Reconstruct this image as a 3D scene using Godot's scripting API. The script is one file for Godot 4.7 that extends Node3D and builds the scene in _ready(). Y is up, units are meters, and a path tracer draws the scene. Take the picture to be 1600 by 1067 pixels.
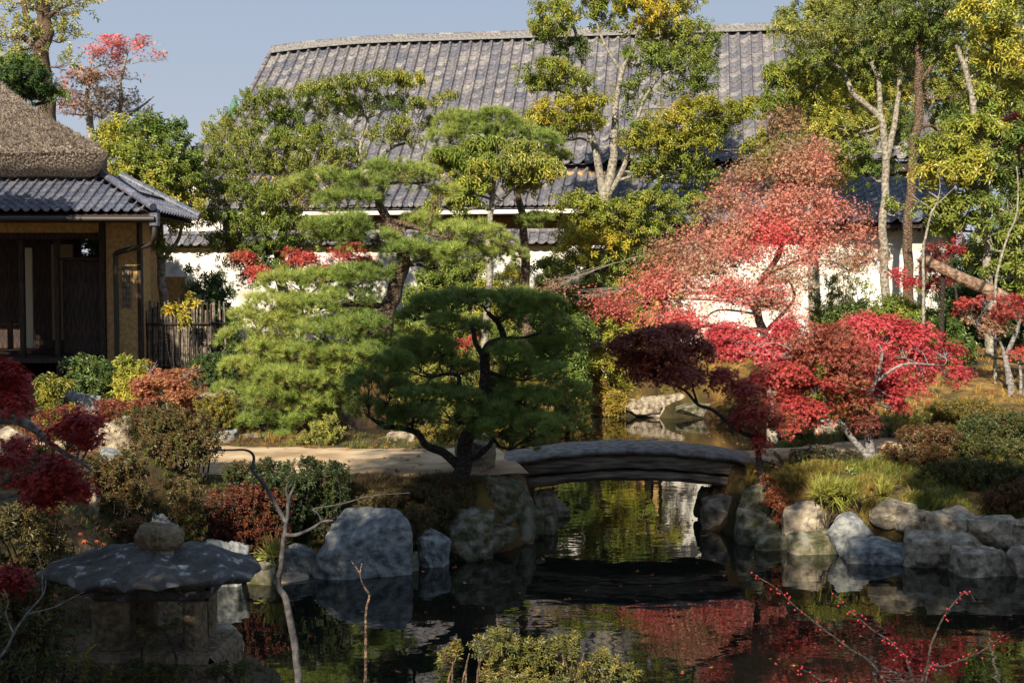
extends Node3D
# A Japanese stroll garden in autumn: pond, arched bridge, pines, maples, tea house, temple roof.
# y is up, the water surface is y = 0, the camera looks along -z.

const FOCAL := 1900.0
const EYE := Vector3(0, 3.6, 0)
const PITCH := 0.04393
var rng := RandomNumberGenerator.new()
var noise := FastNoiseLite.new()
var fine := FastNoiseLite.new()
var M := {}
var LEAF := {}
var names := {}
var SEEDER := 100

# ------------------------------------------------------------------ helpers
func at(px: float, py: float, d: float) -> Vector3:      # the point that lies d metres ahead in the direction of a pixel
	var v := Vector3((px - 800.0) / FOCAL, -(py - 533.5) / FOCAL, -1.0).rotated(Vector3.RIGHT, -PITCH)
	return EYE + v * d

func lin(r: float, g: float, b: float) -> Color:         # sRGB 0-255 to a linear colour
	return Color(r / 255.0, g / 255.0, b / 255.0).srgb_to_linear()

func numbered(called: String) -> String:
	if not names.has(called):
		names[called] = 0
		return called
	names[called] += 1
	return "%s_%03d" % [called, names[called]]

func tag(o: Node, label := "", category := "", group := "", kind := ""):
	if label: o.set_meta("label", label)
	if category: o.set_meta("category", category)
	if group: o.set_meta("group", group)
	if kind: o.set_meta("kind", kind)
	return o

func thing(called: String, where: Vector3, label: String, category: String, group := "") -> Node3D:
	var o := Node3D.new()
	o.name = numbered(called)
	add_child(o)
	o.position = where
	tag(o, label, category, group)
	return o

class Shape:
	var v := PackedVector3Array()
	var n := PackedVector3Array()
	var c := PackedColorArray()
	var i := PackedInt32Array()
	var flat := true
	func tri(a: Vector3, b: Vector3, d: Vector3):         # a, b, d counter-clockwise seen from outside
		var k := v.size()
		v.append(a); v.append(d); v.append(b)
		var nn := (b - a).cross(d - a).normalized()
		n.append(nn); n.append(nn); n.append(nn)
		i.append(k); i.append(k + 1); i.append(k + 2)
	func quad(a: Vector3, b: Vector3, d: Vector3, e: Vector3):
		tri(a, b, d); tri(a, d, e)
	func box(lo: Vector3, hi: Vector3):
		oriented(Transform3D(Basis(), (lo + hi) * 0.5), (hi - lo) * 0.5, 0.0)
	func oriented(t: Transform3D, h: Vector3, cut := 0.0):
		# a box with small chamfers of size cut
		var q := []
		for sx in [-1, 1]:
			for sy in [-1, 1]:
				for sz in [-1, 1]:
					q.append(Vector3(sx * h.x, sy * h.y, sz * h.z))
		if cut <= 0.0:
			for f in [[0, 1, 3, 2], [4, 6, 7, 5], [0, 4, 5, 1], [2, 3, 7, 6], [0, 2, 6, 4], [1, 5, 7, 3]]:
				quad(t * q[f[0]], t * q[f[1]], t * q[f[2]], t * q[f[3]])
			return
		for ax in 3:
			for s in [-1.0, 1.0]:
				var o := Vector3.ZERO
				o[ax] = h[ax] * s
				var b := (ax + 1) % 3
				var d := (ax + 2) % 3
				var p := []
				for k in [[-1, -1], [1, -1], [1, 1], [-1, 1]]:
					var w := o
					w[b] = k[0] * (h[b] - cut)
					w[d] = k[1] * (h[d] - cut)
					p.append(t * w)
				if s > 0: quad(p[0], p[1], p[2], p[3])
				else: quad(p[3], p[2], p[1], p[0])
		for ax in 3:                                       # the chamfer strips
			var b := (ax + 1) % 3
			var d := (ax + 2) % 3
			for sb in [-1.0, 1.0]:
				for sd in [-1.0, 1.0]:
					var p := []
					for e in [[0, -1], [0, 1], [1, 1], [1, -1]]:
						var w := Vector3.ZERO
						w[ax] = e[1] * (h[ax] - cut)
						w[b] = sb * (h[b] - (cut if e[0] == 1 else 0.0))
						w[d] = sd * (h[d] - (0.0 if e[0] == 1 else cut))
						p.append(t * w)
					if sb * sd > 0: quad(p[3], p[2], p[1], p[0])
					else: quad(p[0], p[1], p[2], p[3])
	func tube(pts: PackedVector3Array, radii: PackedFloat32Array, sides := 7, capped := true):
		flat = false
		var k0 := v.size()
		var count := pts.size()
		var up := Vector3(0.31, 0.2, 0.93).normalized()
		for j in count:
			var dir := (pts[mini(j + 1, count - 1)] - pts[maxi(j - 1, 0)]).normalized()
			var a := up.cross(dir)
			a = a.normalized() if a.length() > 0.05 else Vector3.RIGHT.cross(dir).normalized()
			var b := dir.cross(a)
			up = b
			for s in sides:
				var ang := TAU * s / sides
				var r := a * cos(ang) + b * sin(ang)
				v.append(pts[j] + r * radii[j]); n.append(r)
		for j in count - 1:
			for s in sides:
				var p := k0 + j * sides + s
				var q := k0 + j * sides + (s + 1) % sides
				for w in [p, p + sides, q, q, p + sides, q + sides]:
					i.append(w)
		if capped:
			for end in [0, count - 1]:
				var m := v.size()
				var dir := (pts[1] - pts[0]).normalized() * -1.0 if end == 0 else (pts[count - 1] - pts[count - 2]).normalized()
				v.append(pts[end]); n.append(dir)
				for s in sides:
					v.append(v[k0 + end * sides + s]); n.append(dir)
				for s in sides:
					var p := m + 1 + s
					var q := m + 1 + (s + 1) % sides
					if end == 0:
						for w in [m, p, q]: i.append(w)
					else:
						for w in [m, q, p]: i.append(w)
	func grid(p: Array, w: int, h: int):                  # smooth sheet of w x h points, rows first
		flat = false
		var k0 := v.size()
		for q in p:
			v.append(q); n.append(Vector3.ZERO)
		for y in h - 1:
			for x in w - 1:
				var a := k0 + y * w + x
				for t in [[a, a + 1, a + w], [a + 1, a + w + 1, a + w]]:
					i.append(t[0]); i.append(t[1]); i.append(t[2])
					var nn := (v[t[2]] - v[t[0]]).cross(v[t[1]] - v[t[0]])
					for u in t: n[u] += nn
		for q in range(k0, v.size()):
			n[q] = n[q].normalized()
	func mesh() -> ArrayMesh:
		var a := []
		a.resize(Mesh.ARRAY_MAX)
		a[Mesh.ARRAY_VERTEX] = v
		a[Mesh.ARRAY_NORMAL] = n
		if c.size() == v.size(): a[Mesh.ARRAY_COLOR] = c
		a[Mesh.ARRAY_INDEX] = i
		var m := ArrayMesh.new()
		m.add_surface_from_arrays(Mesh.PRIMITIVE_TRIANGLES, a)
		return m

func put(called: String, mesh: Mesh, mat: Material, parent: Node = null) -> MeshInstance3D:
	var o := MeshInstance3D.new()
	o.name = called if parent else numbered(called)
	o.mesh = mesh
	o.material_override = mat
	(parent if parent else self).add_child(o, true)
	return o

func spline(p: Array, step := 4) -> PackedVector3Array:   # Catmull-Rom through the points
	var out := PackedVector3Array()
	for k in p.size() - 1:
		var a: Vector3 = p[maxi(k - 1, 0)]
		var b: Vector3 = p[k]
		var c: Vector3 = p[k + 1]
		var d: Vector3 = p[mini(k + 2, p.size() - 1)]
		for s in step:
			out.append(b.cubic_interpolate(c, a, d, float(s) / step))
	out.append(p[-1])
	return out

func taper(count: int, a: float, b: float, power := 1.0) -> PackedFloat32Array:
	var r := PackedFloat32Array()
	for k in count:
		r.append(lerpf(a, b, pow(float(k) / maxi(count - 1, 1), power)))
	return r

# ------------------------------------------------------------------ materials
func ramp_tex(size: int, freq: float, stops: Array, sd: int, octaves := 4, kind := FastNoiseLite.TYPE_SIMPLEX_SMOOTH) -> ImageTexture:
	var f := FastNoiseLite.new()
	f.seed = sd
	f.noise_type = kind
	f.frequency = freq
	f.fractal_octaves = octaves
	var im := f.get_seamless_image(size, size)
	var g := Gradient.new()
	g.offsets = PackedFloat32Array(stops.map(func(s): return s[0]))
	g.colors = PackedColorArray(stops.map(func(s): return s[1]))
	var table := []
	for k in 256: table.append(g.sample(k / 255.0))
	var out := Image.create(size, size, false, Image.FORMAT_RGB8)
	for y in size:
		for x in size:
			out.set_pixel(x, y, table[int(im.get_pixel(x, y).r * 255.0)])
	return ImageTexture.create_from_image(out)

func grey_tex(size: int, freq: float, sd: int, octaves := 5, kind := FastNoiseLite.TYPE_SIMPLEX_SMOOTH) -> ImageTexture:
	var f := FastNoiseLite.new()
	f.seed = sd
	f.noise_type = kind
	f.frequency = freq
	f.fractal_octaves = octaves
	return ImageTexture.create_from_image(f.get_seamless_image(size, size))

func mat(called: String, color: Color, rough: float, tex: Texture2D = null, scale := 1.0, bump: Texture2D = null, relief := 0.0, world := true) -> StandardMaterial3D:
	var m := StandardMaterial3D.new()
	m.resource_name = called
	m.albedo_color = color
	m.roughness = rough
	m.cull_mode = BaseMaterial3D.CULL_DISABLED
	if tex: m.albedo_texture = tex
	if bump:
		m.heightmap_enabled = true
		m.heightmap_texture = bump
		m.heightmap_scale = relief
	if tex or bump:
		m.uv1_triplanar = true
		m.uv1_world_triplanar = world
		m.uv1_scale = Vector3.ONE * scale
	M[called] = m
	return m

func leaf_mat(called: String, rough: float, through: float) -> StandardMaterial3D:
	var m := mat(called, Color.WHITE, rough)
	m.vertex_color_use_as_albedo = true
	m.backlight_enabled = true
	m.backlight = Color(through, through, through)
	return m

func make_materials():
	var C := func(r, g, b): return Color(r / 255.0, g / 255.0, b / 255.0)
	var b1 := grey_tex(512, 0.012, 3)
	var b2 := grey_tex(512, 0.03, 4, 5)
	var cracks := grey_tex(512, 0.022, 44, 6, FastNoiseLite.TYPE_PERLIN)
	var cell := grey_tex(512, 0.03, 5, 3, FastNoiseLite.TYPE_CELLULAR)
	mat("stone_blue", Color(1, 1, 1), 0.85, ramp_tex(512, 0.012, [[0.2, C.call(72, 74, 76)], [0.45, C.call(110, 113, 114)], [0.62, C.call(132, 133, 130)], [0.85, C.call(160, 158, 150)]], 11, 6), 0.9, cracks, 4.0)
	mat("stone_warm", Color(1, 1, 1), 0.9, ramp_tex(512, 0.012, [[0.2, C.call(90, 78, 66)], [0.45, C.call(138, 124, 106)], [0.65, C.call(160, 148, 126)], [0.85, C.call(186, 174, 150)]], 12, 6), 0.9, cracks, 4.0)
	mat("stone_moss", Color(1, 1, 1), 0.95, ramp_tex(512, 0.010, [[0.25, C.call(60, 62, 34)], [0.45, C.call(88, 84, 54)], [0.55, C.call(112, 104, 88)], [0.8, C.call(140, 136, 122)]], 13, 6), 0.8, cracks, 4.0)
	mat("lantern_stone", Color(1, 1, 1), 0.9, ramp_tex(512, 0.009, [[0.0, C.call(58, 58, 40)], [0.3, C.call(62, 58, 54)], [0.52, C.call(80, 76, 72)], [0.75, C.call(80, 80, 82)], [0.77, C.call(150, 150, 146)], [0.9, C.call(178, 176, 168)]], 15, 5), 1.25, cracks, 3.0)
	mat("lantern_leg", Color(1, 1, 1), 0.9, ramp_tex(512, 0.014, [[0.2, C.call(84, 70, 52)], [0.55, C.call(118, 100, 76)], [0.85, C.call(140, 124, 98)]], 16, 5), 1.4, b2, 2.0)
	mat("bark", Color(1, 1, 1), 0.95, ramp_tex(512, 0.02, [[0.2, C.call(52, 40, 32)], [0.5, C.call(104, 84, 66)], [0.8, C.call(148, 124, 98)]], 17, 5), 1.6, cell, 6.0)
	mat("bark_dark", Color(1, 1, 1), 0.95, ramp_tex(512, 0.02, [[0.2, C.call(30, 24, 20)], [0.5, C.call(58, 48, 42)], [0.8, C.call(88, 76, 66)]], 18, 5), 1.6, cell, 6.0)
	mat("bark_pale", Color(1, 1, 1), 0.9, ramp_tex(512, 0.014, [[0.2, C.call(78, 72, 62)], [0.45, C.call(134, 126, 112)], [0.7, C.call(160, 152, 136)], [0.9, C.call(182, 176, 162)]], 19, 5), 1.2, b1, 2.0)
	mat("bark_grey", Color(1, 1, 1), 0.9, ramp_tex(512, 0.014, [[0.2, C.call(78, 74, 74)], [0.5, C.call(124, 118, 116)], [0.85, C.call(160, 156, 152)]], 20, 5), 2.0, b1, 1.0)
	mat("bark_slate", Color(1, 1, 1), 0.9, ramp_tex(512, 0.014, [[0.2, C.call(44, 42, 43)], [0.5, C.call(72, 69, 69)], [0.85, C.call(98, 95, 93)]], 41, 5), 2.0, b1, 1.0)
	mat("log", Color(1, 1, 1), 0.9, ramp_tex(512, 0.014, [[0.2, C.call(70, 52, 40)], [0.5, C.call(130, 100, 80)], [0.85, C.call(170, 144, 122)]], 21, 6), 1.1, cell, 4.0)
	var g := mat("ground", Color(1, 1, 1), 1.0, ramp_tex(1024, 0.006, [[0.2, C.call(120, 108, 80)], [0.5, C.call(190, 176, 140)], [0.8, C.call(240, 228, 190)]], 22, 7), 0.33, grey_tex(512, 0.03, 23, 6), 6.0)
	g.vertex_color_use_as_albedo = true
	mat("path_sand", Color(1, 1, 1), 1.0, ramp_tex(1024, 0.004, [[0.2, C.call(150, 124, 92)], [0.5, C.call(182, 154, 118)], [0.8, C.call(200, 176, 142)]], 24, 8), 0.25, grey_tex(512, 0.09, 25, 4), 0.12)
	mat("bridge_deck", Color(1, 1, 1), 0.95, ramp_tex(512, 0.02, [[0.2, C.call(84, 80, 76)], [0.5, C.call(122, 117, 111)], [0.8, C.call(146, 141, 133)]], 26, 5), 0.5, b1, 0.3)
	var wood_stops := [[0.15, C.call(60, 52, 46)], [0.5, C.call(120, 106, 92)], [0.85, C.call(158, 144, 126)]]
	var bw := mat("bridge_wood", Color(1, 1, 1), 0.9, ramp_tex(512, 0.012, wood_stops, 27, 6), 1.0, b2, 3.0)
	bw.uv1_scale = Vector3(0.25, 2.4, 2.4)
	var dw := mat("dark_wood", Color(1, 1, 1), 0.75, ramp_tex(512, 0.012, [[0.2, C.call(30, 20, 16)], [0.5, C.call(54, 38, 30)], [0.8, C.call(76, 56, 44)]], 28, 5), 1.0, b2, 1.0)
	dw.uv1_scale = Vector3(3.0, 0.4, 3.0)
	mat("ochre_plaster", Color(1, 1, 1), 0.95, ramp_tex(512, 0.02, [[0.2, C.call(168, 132, 84)], [0.5, C.call(188, 152, 100)], [0.8, C.call(200, 166, 114)]], 29, 5), 0.7, b2, 0.6)
	mat("white_plaster", Color(1, 1, 1), 0.9, ramp_tex(512, 0.008, [[0.2, C.call(178, 168, 150)], [0.42, C.call(214, 208, 196)], [0.7, C.call(230, 226, 218)]], 30, 6), 0.22, b2, 0.5)
	mat("thatch", Color(1, 1, 1), 1.0, ramp_tex(1024, 0.05, [[0.3, C.call(74, 62, 54)], [0.45, C.call(132, 116, 102)], [0.6, C.call(162, 146, 130)], [0.75, C.call(184, 170, 152)]], 31, 3), 0.3, grey_tex(1024, 0.05, 32, 4), 9.0)
	mat("shoji", C.call(150, 132, 104), 0.9)
	mat("paper", C.call(196, 184, 160), 0.9)
	mat("bronze", C.call(98, 142, 120), 0.6, ramp_tex(256, 0.02, [[0.2, C.call(150, 170, 160)], [0.6, C.call(235, 245, 240)]], 33), 2.0)
	mat("iron", C.call(58, 50, 46), 0.55)
	mat("bamboo_old", Color(1, 1, 1), 0.8, ramp_tex(256, 0.02, [[0.2, C.call(74, 66, 58)], [0.6, C.call(122, 112, 98)], [0.9, C.call(150, 140, 122)]], 34), 1.5)
	mat("bamboo_gold", Color(1, 1, 1), 0.6, ramp_tex(256, 0.02, [[0.2, C.call(176, 138, 58)], [0.6, C.call(206, 168, 78)], [0.9, C.call(220, 188, 104)]], 35), 1.5)
	mat("twine", C.call(44, 34, 26), 0.9)
	var tile_stains := ramp_tex(512, 0.02, [[0.25, C.call(150, 148, 152)], [0.5, C.call(205, 203, 205)], [0.7, C.call(232, 230, 228)], [0.85, C.call(255, 252, 246)]], 36, 5)
	for k in 5:
		var tone: Color = [C.call(126, 124, 130), C.call(134, 130, 133), C.call(148, 143, 142), C.call(114, 116, 127), C.call(162, 157, 154)][k]
		mat("tile_%d" % k, tone, 0.75, tile_stains, 0.8)
	var tm := mat("tile_any", Color.WHITE, 0.75, tile_stains, 0.8)
	tm.vertex_color_use_as_albedo = true
	for k in 3:
		mat("house_tile_%d" % k, [C.call(118, 122, 136), C.call(132, 134, 146), C.call(106, 112, 128)][k], 0.38, tile_stains, 1.2)
	mat("ridge_tile", C.call(150, 147, 144), 0.7, tile_stains, 0.9)
	mat("berry", C.call(150, 26, 36), 0.35)
	var w := mat("water", Color(0.075, 0.085, 0.07), 0.015)
	var wn := FastNoiseLite.new()
	wn.seed = 40
	wn.frequency = 0.008
	wn.fractal_octaves = 3
	wn.fractal_gain = 0.4
	var wim := wn.get_seamless_image(1024, 1024)
	w.heightmap_enabled = true
	w.heightmap_texture = ImageTexture.create_from_image(wim)
	w.heightmap_scale = 0.13
	w.metallic_specular = 0.85
	w.uv1_triplanar = true
	w.uv1_world_triplanar = true
	w.uv1_scale = Vector3(0.22, 0.22, 0.34)
	leaf_mat("leaf", 0.5, 0.5)
	leaf_mat("leaf_glossy", 0.42, 0.7)
	leaf_mat("leaf_maple", 0.6, 0.8)
	leaf_mat("needle", 0.55, 0.3)

# ------------------------------------------------------------------ leaves
func leaf(s: Shape, base: Vector3, dir: Vector3, nrm: Vector3, l: float, w: float, tint: float, bend := 0.25):
	var side := dir.cross(nrm).normalized() * w * 0.5
	var mid := base + dir * l * 0.48 + nrm * l * 0.06
	var tip := base + dir * l - nrm * l * bend
	s.tri(base, mid + side + nrm * w * 0.15, tip)
	s.tri(base, tip, mid - side + nrm * w * 0.15)
	for k in 6: s.c.append(Color(tint, tint, tint))

func sprig(count: int, l: float, w: float, spread: float, length: float, droop: float, sd: int) -> ArrayMesh:
	var r := RandomNumberGenerator.new()
	r.seed = sd
	var s := Shape.new()
	for k in count:
		var t := float(k) / count
		var az := k * 2.4 + r.randf_range(-0.4, 0.4)
		var tilt := lerpf(spread, spread * 0.35, t)
		var out := Vector3(cos(az), 0, sin(az))
		var dir := (Vector3.UP * cos(tilt) + out * sin(tilt) + Vector3(0, -droop, 0)).normalized()
		var nrm := (Vector3.UP - dir * dir.y).normalized()
		if absf(dir.y) > 0.95: nrm = out
		nrm = (nrm + Vector3(r.randf_range(-0.4, 0.4), 0, r.randf_range(-0.4, 0.4)))
		nrm = (nrm - dir * dir.dot(nrm)).normalized()
		leaf(s, Vector3.UP * t * length, dir, nrm, l * r.randf_range(0.7, 1.15), w * r.randf_range(0.8, 1.1), r.randf_range(0.75, 1.2))
	return s.mesh()

func maple_sprig(count: int, l: float, spreadout: float, sd: int, layered := 0.25) -> ArrayMesh:
	var r := RandomNumberGenerator.new()
	r.seed = sd
	var s := Shape.new()
	for k in count:
		var base := Vector3(r.randf_range(-1, 1), r.randf_range(-layered, layered), r.randf_range(-1, 1)) * spreadout
		var az := r.randf() * TAU
		var dir := Vector3(cos(az), r.randf_range(-0.7, 0.1), sin(az)).normalized()
		var nrm := (Vector3.UP + Vector3(r.randf_range(-0.5, 0.5), 0, r.randf_range(-0.5, 0.5))).normalized()
		nrm = (nrm - dir * dir.dot(nrm)).normalized()
		var side := dir.cross(nrm)
		var ll := l * r.randf_range(0.75, 1.2)
		var tint := r.randf_range(0.75, 1.2)
		for q in 5:
			var ang: float = [-1.75, -0.85, 0.0, 0.85, 1.75][q]
			var ln: float = ll * [0.55, 0.85, 1.0, 0.85, 0.55][q]
			var d2 := dir * cos(ang) + side * sin(ang)
			var s2 := dir * -sin(ang) + side * cos(ang)
			s.tri(base - s2 * ll * 0.14, base + s2 * ll * 0.14, base + d2 * ln - nrm * ll * 0.12)
			for u in 3: s.c.append(Color(tint, tint, tint))
	return s.mesh()

func needle_tuft(count: int, l: float, w: float, cone: float, sd: int) -> ArrayMesh:
	var r := RandomNumberGenerator.new()
	r.seed = sd
	var s := Shape.new()
	for k in count:
		var az := k * 2.4 + r.randf_range(-0.3, 0.3)
		var tilt := cone * sqrt(r.randf_range(0.02, 1.0))
		var dir := Vector3(cos(az) * sin(tilt), cos(tilt), sin(az) * sin(tilt))
		var side := dir.cross(Vector3(r.randf_range(-1, 1), r.randf_range(-1, 1), r.randf_range(-1, 1))).normalized() * w * 0.5
		var base := Vector3.UP * l * r.randf_range(0.0, 0.35)
		var tip := base + dir * l * r.randf_range(0.75, 1.1)
		s.tri(base - side, base + side, tip)
		var tint := r.randf_range(0.75, 1.2)
		for u in 3: s.c.append(Color(tint, tint, tint))
	return s.mesh()

func blade_tuft(count: int, l: float, w: float, cone: float, sd: int) -> ArrayMesh:
	var r := RandomNumberGenerator.new()
	r.seed = sd
	var s := Shape.new()
	for k in count:
		var az := r.randf() * TAU
		var tilt := cone * r.randf()
		var out := Vector3(cos(az), 0, sin(az))
		var dir := (out * sin(tilt) + Vector3.UP * cos(tilt)).normalized()
		var side := Vector3(-out.z, 0, out.x) * w * 0.5
		var ll := l * r.randf_range(0.6, 1.1)
		var base := out * r.randf() * l * 0.15
		var mid := base + dir * ll * 0.6
		var tip := mid + (dir + out * 0.7 - Vector3.UP * 0.35).normalized() * ll * 0.45
		s.quad(base - side, base + side, mid + side * 0.8, mid - side * 0.8)
		s.tri(mid - side * 0.8, mid + side * 0.8, tip)
		var tint := r.randf_range(0.75, 1.2)
		for u in 9: s.c.append(Color(tint, tint, tint))
	return s.mesh()

func make_leaves():
	LEAF.broad = [sprig(11, 0.15, 0.055, 1.5, 0.16, 0.5, 1), "leaf_glossy", 46.0]
	LEAF.droop = [sprig(11, 0.15, 0.042, 1.7, 0.16, 0.9, 2), "leaf_glossy", 50.0]
	LEAF.oak = [sprig(12, 0.11, 0.048, 1.5, 0.16, 0.25, 3), "leaf_glossy", 64.0]
	LEAF.small = [sprig(14, 0.055, 0.022, 1.3, 0.14, 0.0, 4), "leaf", 150.0]
	LEAF.azalea = [sprig(14, 0.04, 0.016, 1.35, 0.07, 0.0, 5), "leaf", 260.0]
	LEAF.maple = [maple_sprig(9, 0.065, 0.13, 6), "leaf_maple", 150.0]
	LEAF.maple_far = [maple_sprig(9, 0.075, 0.16, 7, 0.5), "leaf_maple", 95.0]
	LEAF.maple_airy = [maple_sprig(10, 0.058, 0.23, 15, 0.9), "leaf_maple", 52.0]
	LEAF.needle = [needle_tuft(40, 0.15, 0.0075, 1.25, 8), "needle", 95.0]
	LEAF.needle_near = [needle_tuft(44, 0.13, 0.006, 1.25, 9), "needle", 150.0]
	LEAF.fern = [sprig(16, 0.22, 0.05, 1.4, 0.3, 0.3, 10), "leaf", 30.0]
	LEAF.blade = [blade_tuft(14, 0.22, 0.008, 0.8, 11), "leaf", 100.0]
	LEAF.sword = [blade_tuft(16, 0.45, 0.022, 0.7, 12), "leaf", 20.0]
	LEAF.fallen = [maple_sprig(3, 0.06, 0.14, 13, 0.02), "leaf_maple", 10.0]
	LEAF.straw = [needle_tuft(6, 0.07, 0.011, 1.1, 14), "leaf", 10.0]

var T: Array[Transform3D] = []
var K := PackedColorArray()

func start_leaves():
	T = []
	K = PackedColorArray()

func drop(p: Vector3, axis: Vector3, size: float, color: Color):
	var a := axis.normalized()
	var q := a.cross(Vector3(rng.randf_range(-1, 1), rng.randf_range(-1, 1), rng.randf_range(-1, 1)))
	if q.length() < 0.05: q = a.cross(Vector3.RIGHT)
	q = q.normalized()
	T.append(Transform3D(Basis(q * size, a * size, a.cross(q) * -size), p))
	K.append(color)

func pick(pal: Array, p: Vector3) -> Color:
	# neighbouring leaves share a tone: the tone follows a slow noise plus chance
	var f := clampf((noise.get_noise_3dv(p * 1.1) * 0.9 + 0.5) + rng.randf_range(-0.3, 0.3), 0.0, 0.999)
	var c: Color = pal[int(f * pal.size())]
	var j := rng.randf_range(1.0, 1.5)
	return Color(c.r * j, c.g * j * rng.randf_range(0.93, 1.07), c.b * j)

func pad(kind: String, c: Vector3, r: Vector3, pal: Array, dens := 1.0, size := 1.0, gap := -0.12, flatness := 0.0):
	var area := 4.0 * PI * pow((pow(r.x * r.y, 1.6) + pow(r.x * r.z, 1.6) + pow(r.y * r.z, 1.6)) / 3.0, 0.625)
	var count := int(area * LEAF[kind][2] * dens / (size * size))
	for k in count:
		var d := Vector3(rng.randfn(), rng.randfn(), rng.randfn()).normalized()
		if d.y < -0.25 and rng.randf() < 0.65: d.y = -d.y
		var rad := pow(rng.randf_range(0.12, 1.0), 0.42) * (1.0 + 0.25 * noise.get_noise_3dv((c + d * r) * 1.7))
		var p := c + d * rad * r
		if fine.get_noise_3dv(p * (1.6 / size)) < gap: continue
		var axis := d / r * (r.x + r.y) * 0.4 + Vector3.UP * (0.45 + flatness) + Vector3(rng.randf_range(-0.5, 0.5), rng.randf_range(-0.5, 0.5), rng.randf_range(-0.5, 0.5))
		drop(p, axis, size * rng.randf_range(0.75, 1.25), pick(pal, p))

func crown(parent: Node, kind: String, called := "crown") -> Node:
	if T.is_empty(): return null
	var mm := MultiMesh.new()
	mm.transform_format = MultiMesh.TRANSFORM_3D
	mm.use_colors = true
	mm.mesh = LEAF[kind][0]
	mm.instance_count = T.size()
	var inv: Transform3D = parent.transform.affine_inverse() if parent != self else Transform3D()
	for k in T.size():
		mm.set_instance_transform(k, inv * T[k])
		mm.set_instance_color(k, K[k])
	var o := MultiMeshInstance3D.new()
	o.name = called if parent != self else numbered(called)
	o.multimesh = mm
	o.material_override = M[LEAF[kind][1]]
	o.set_meta("kind", "stuff")
	parent.add_child(o, true)
	total += T.size()
	start_leaves()
	return o

var total := 0

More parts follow.
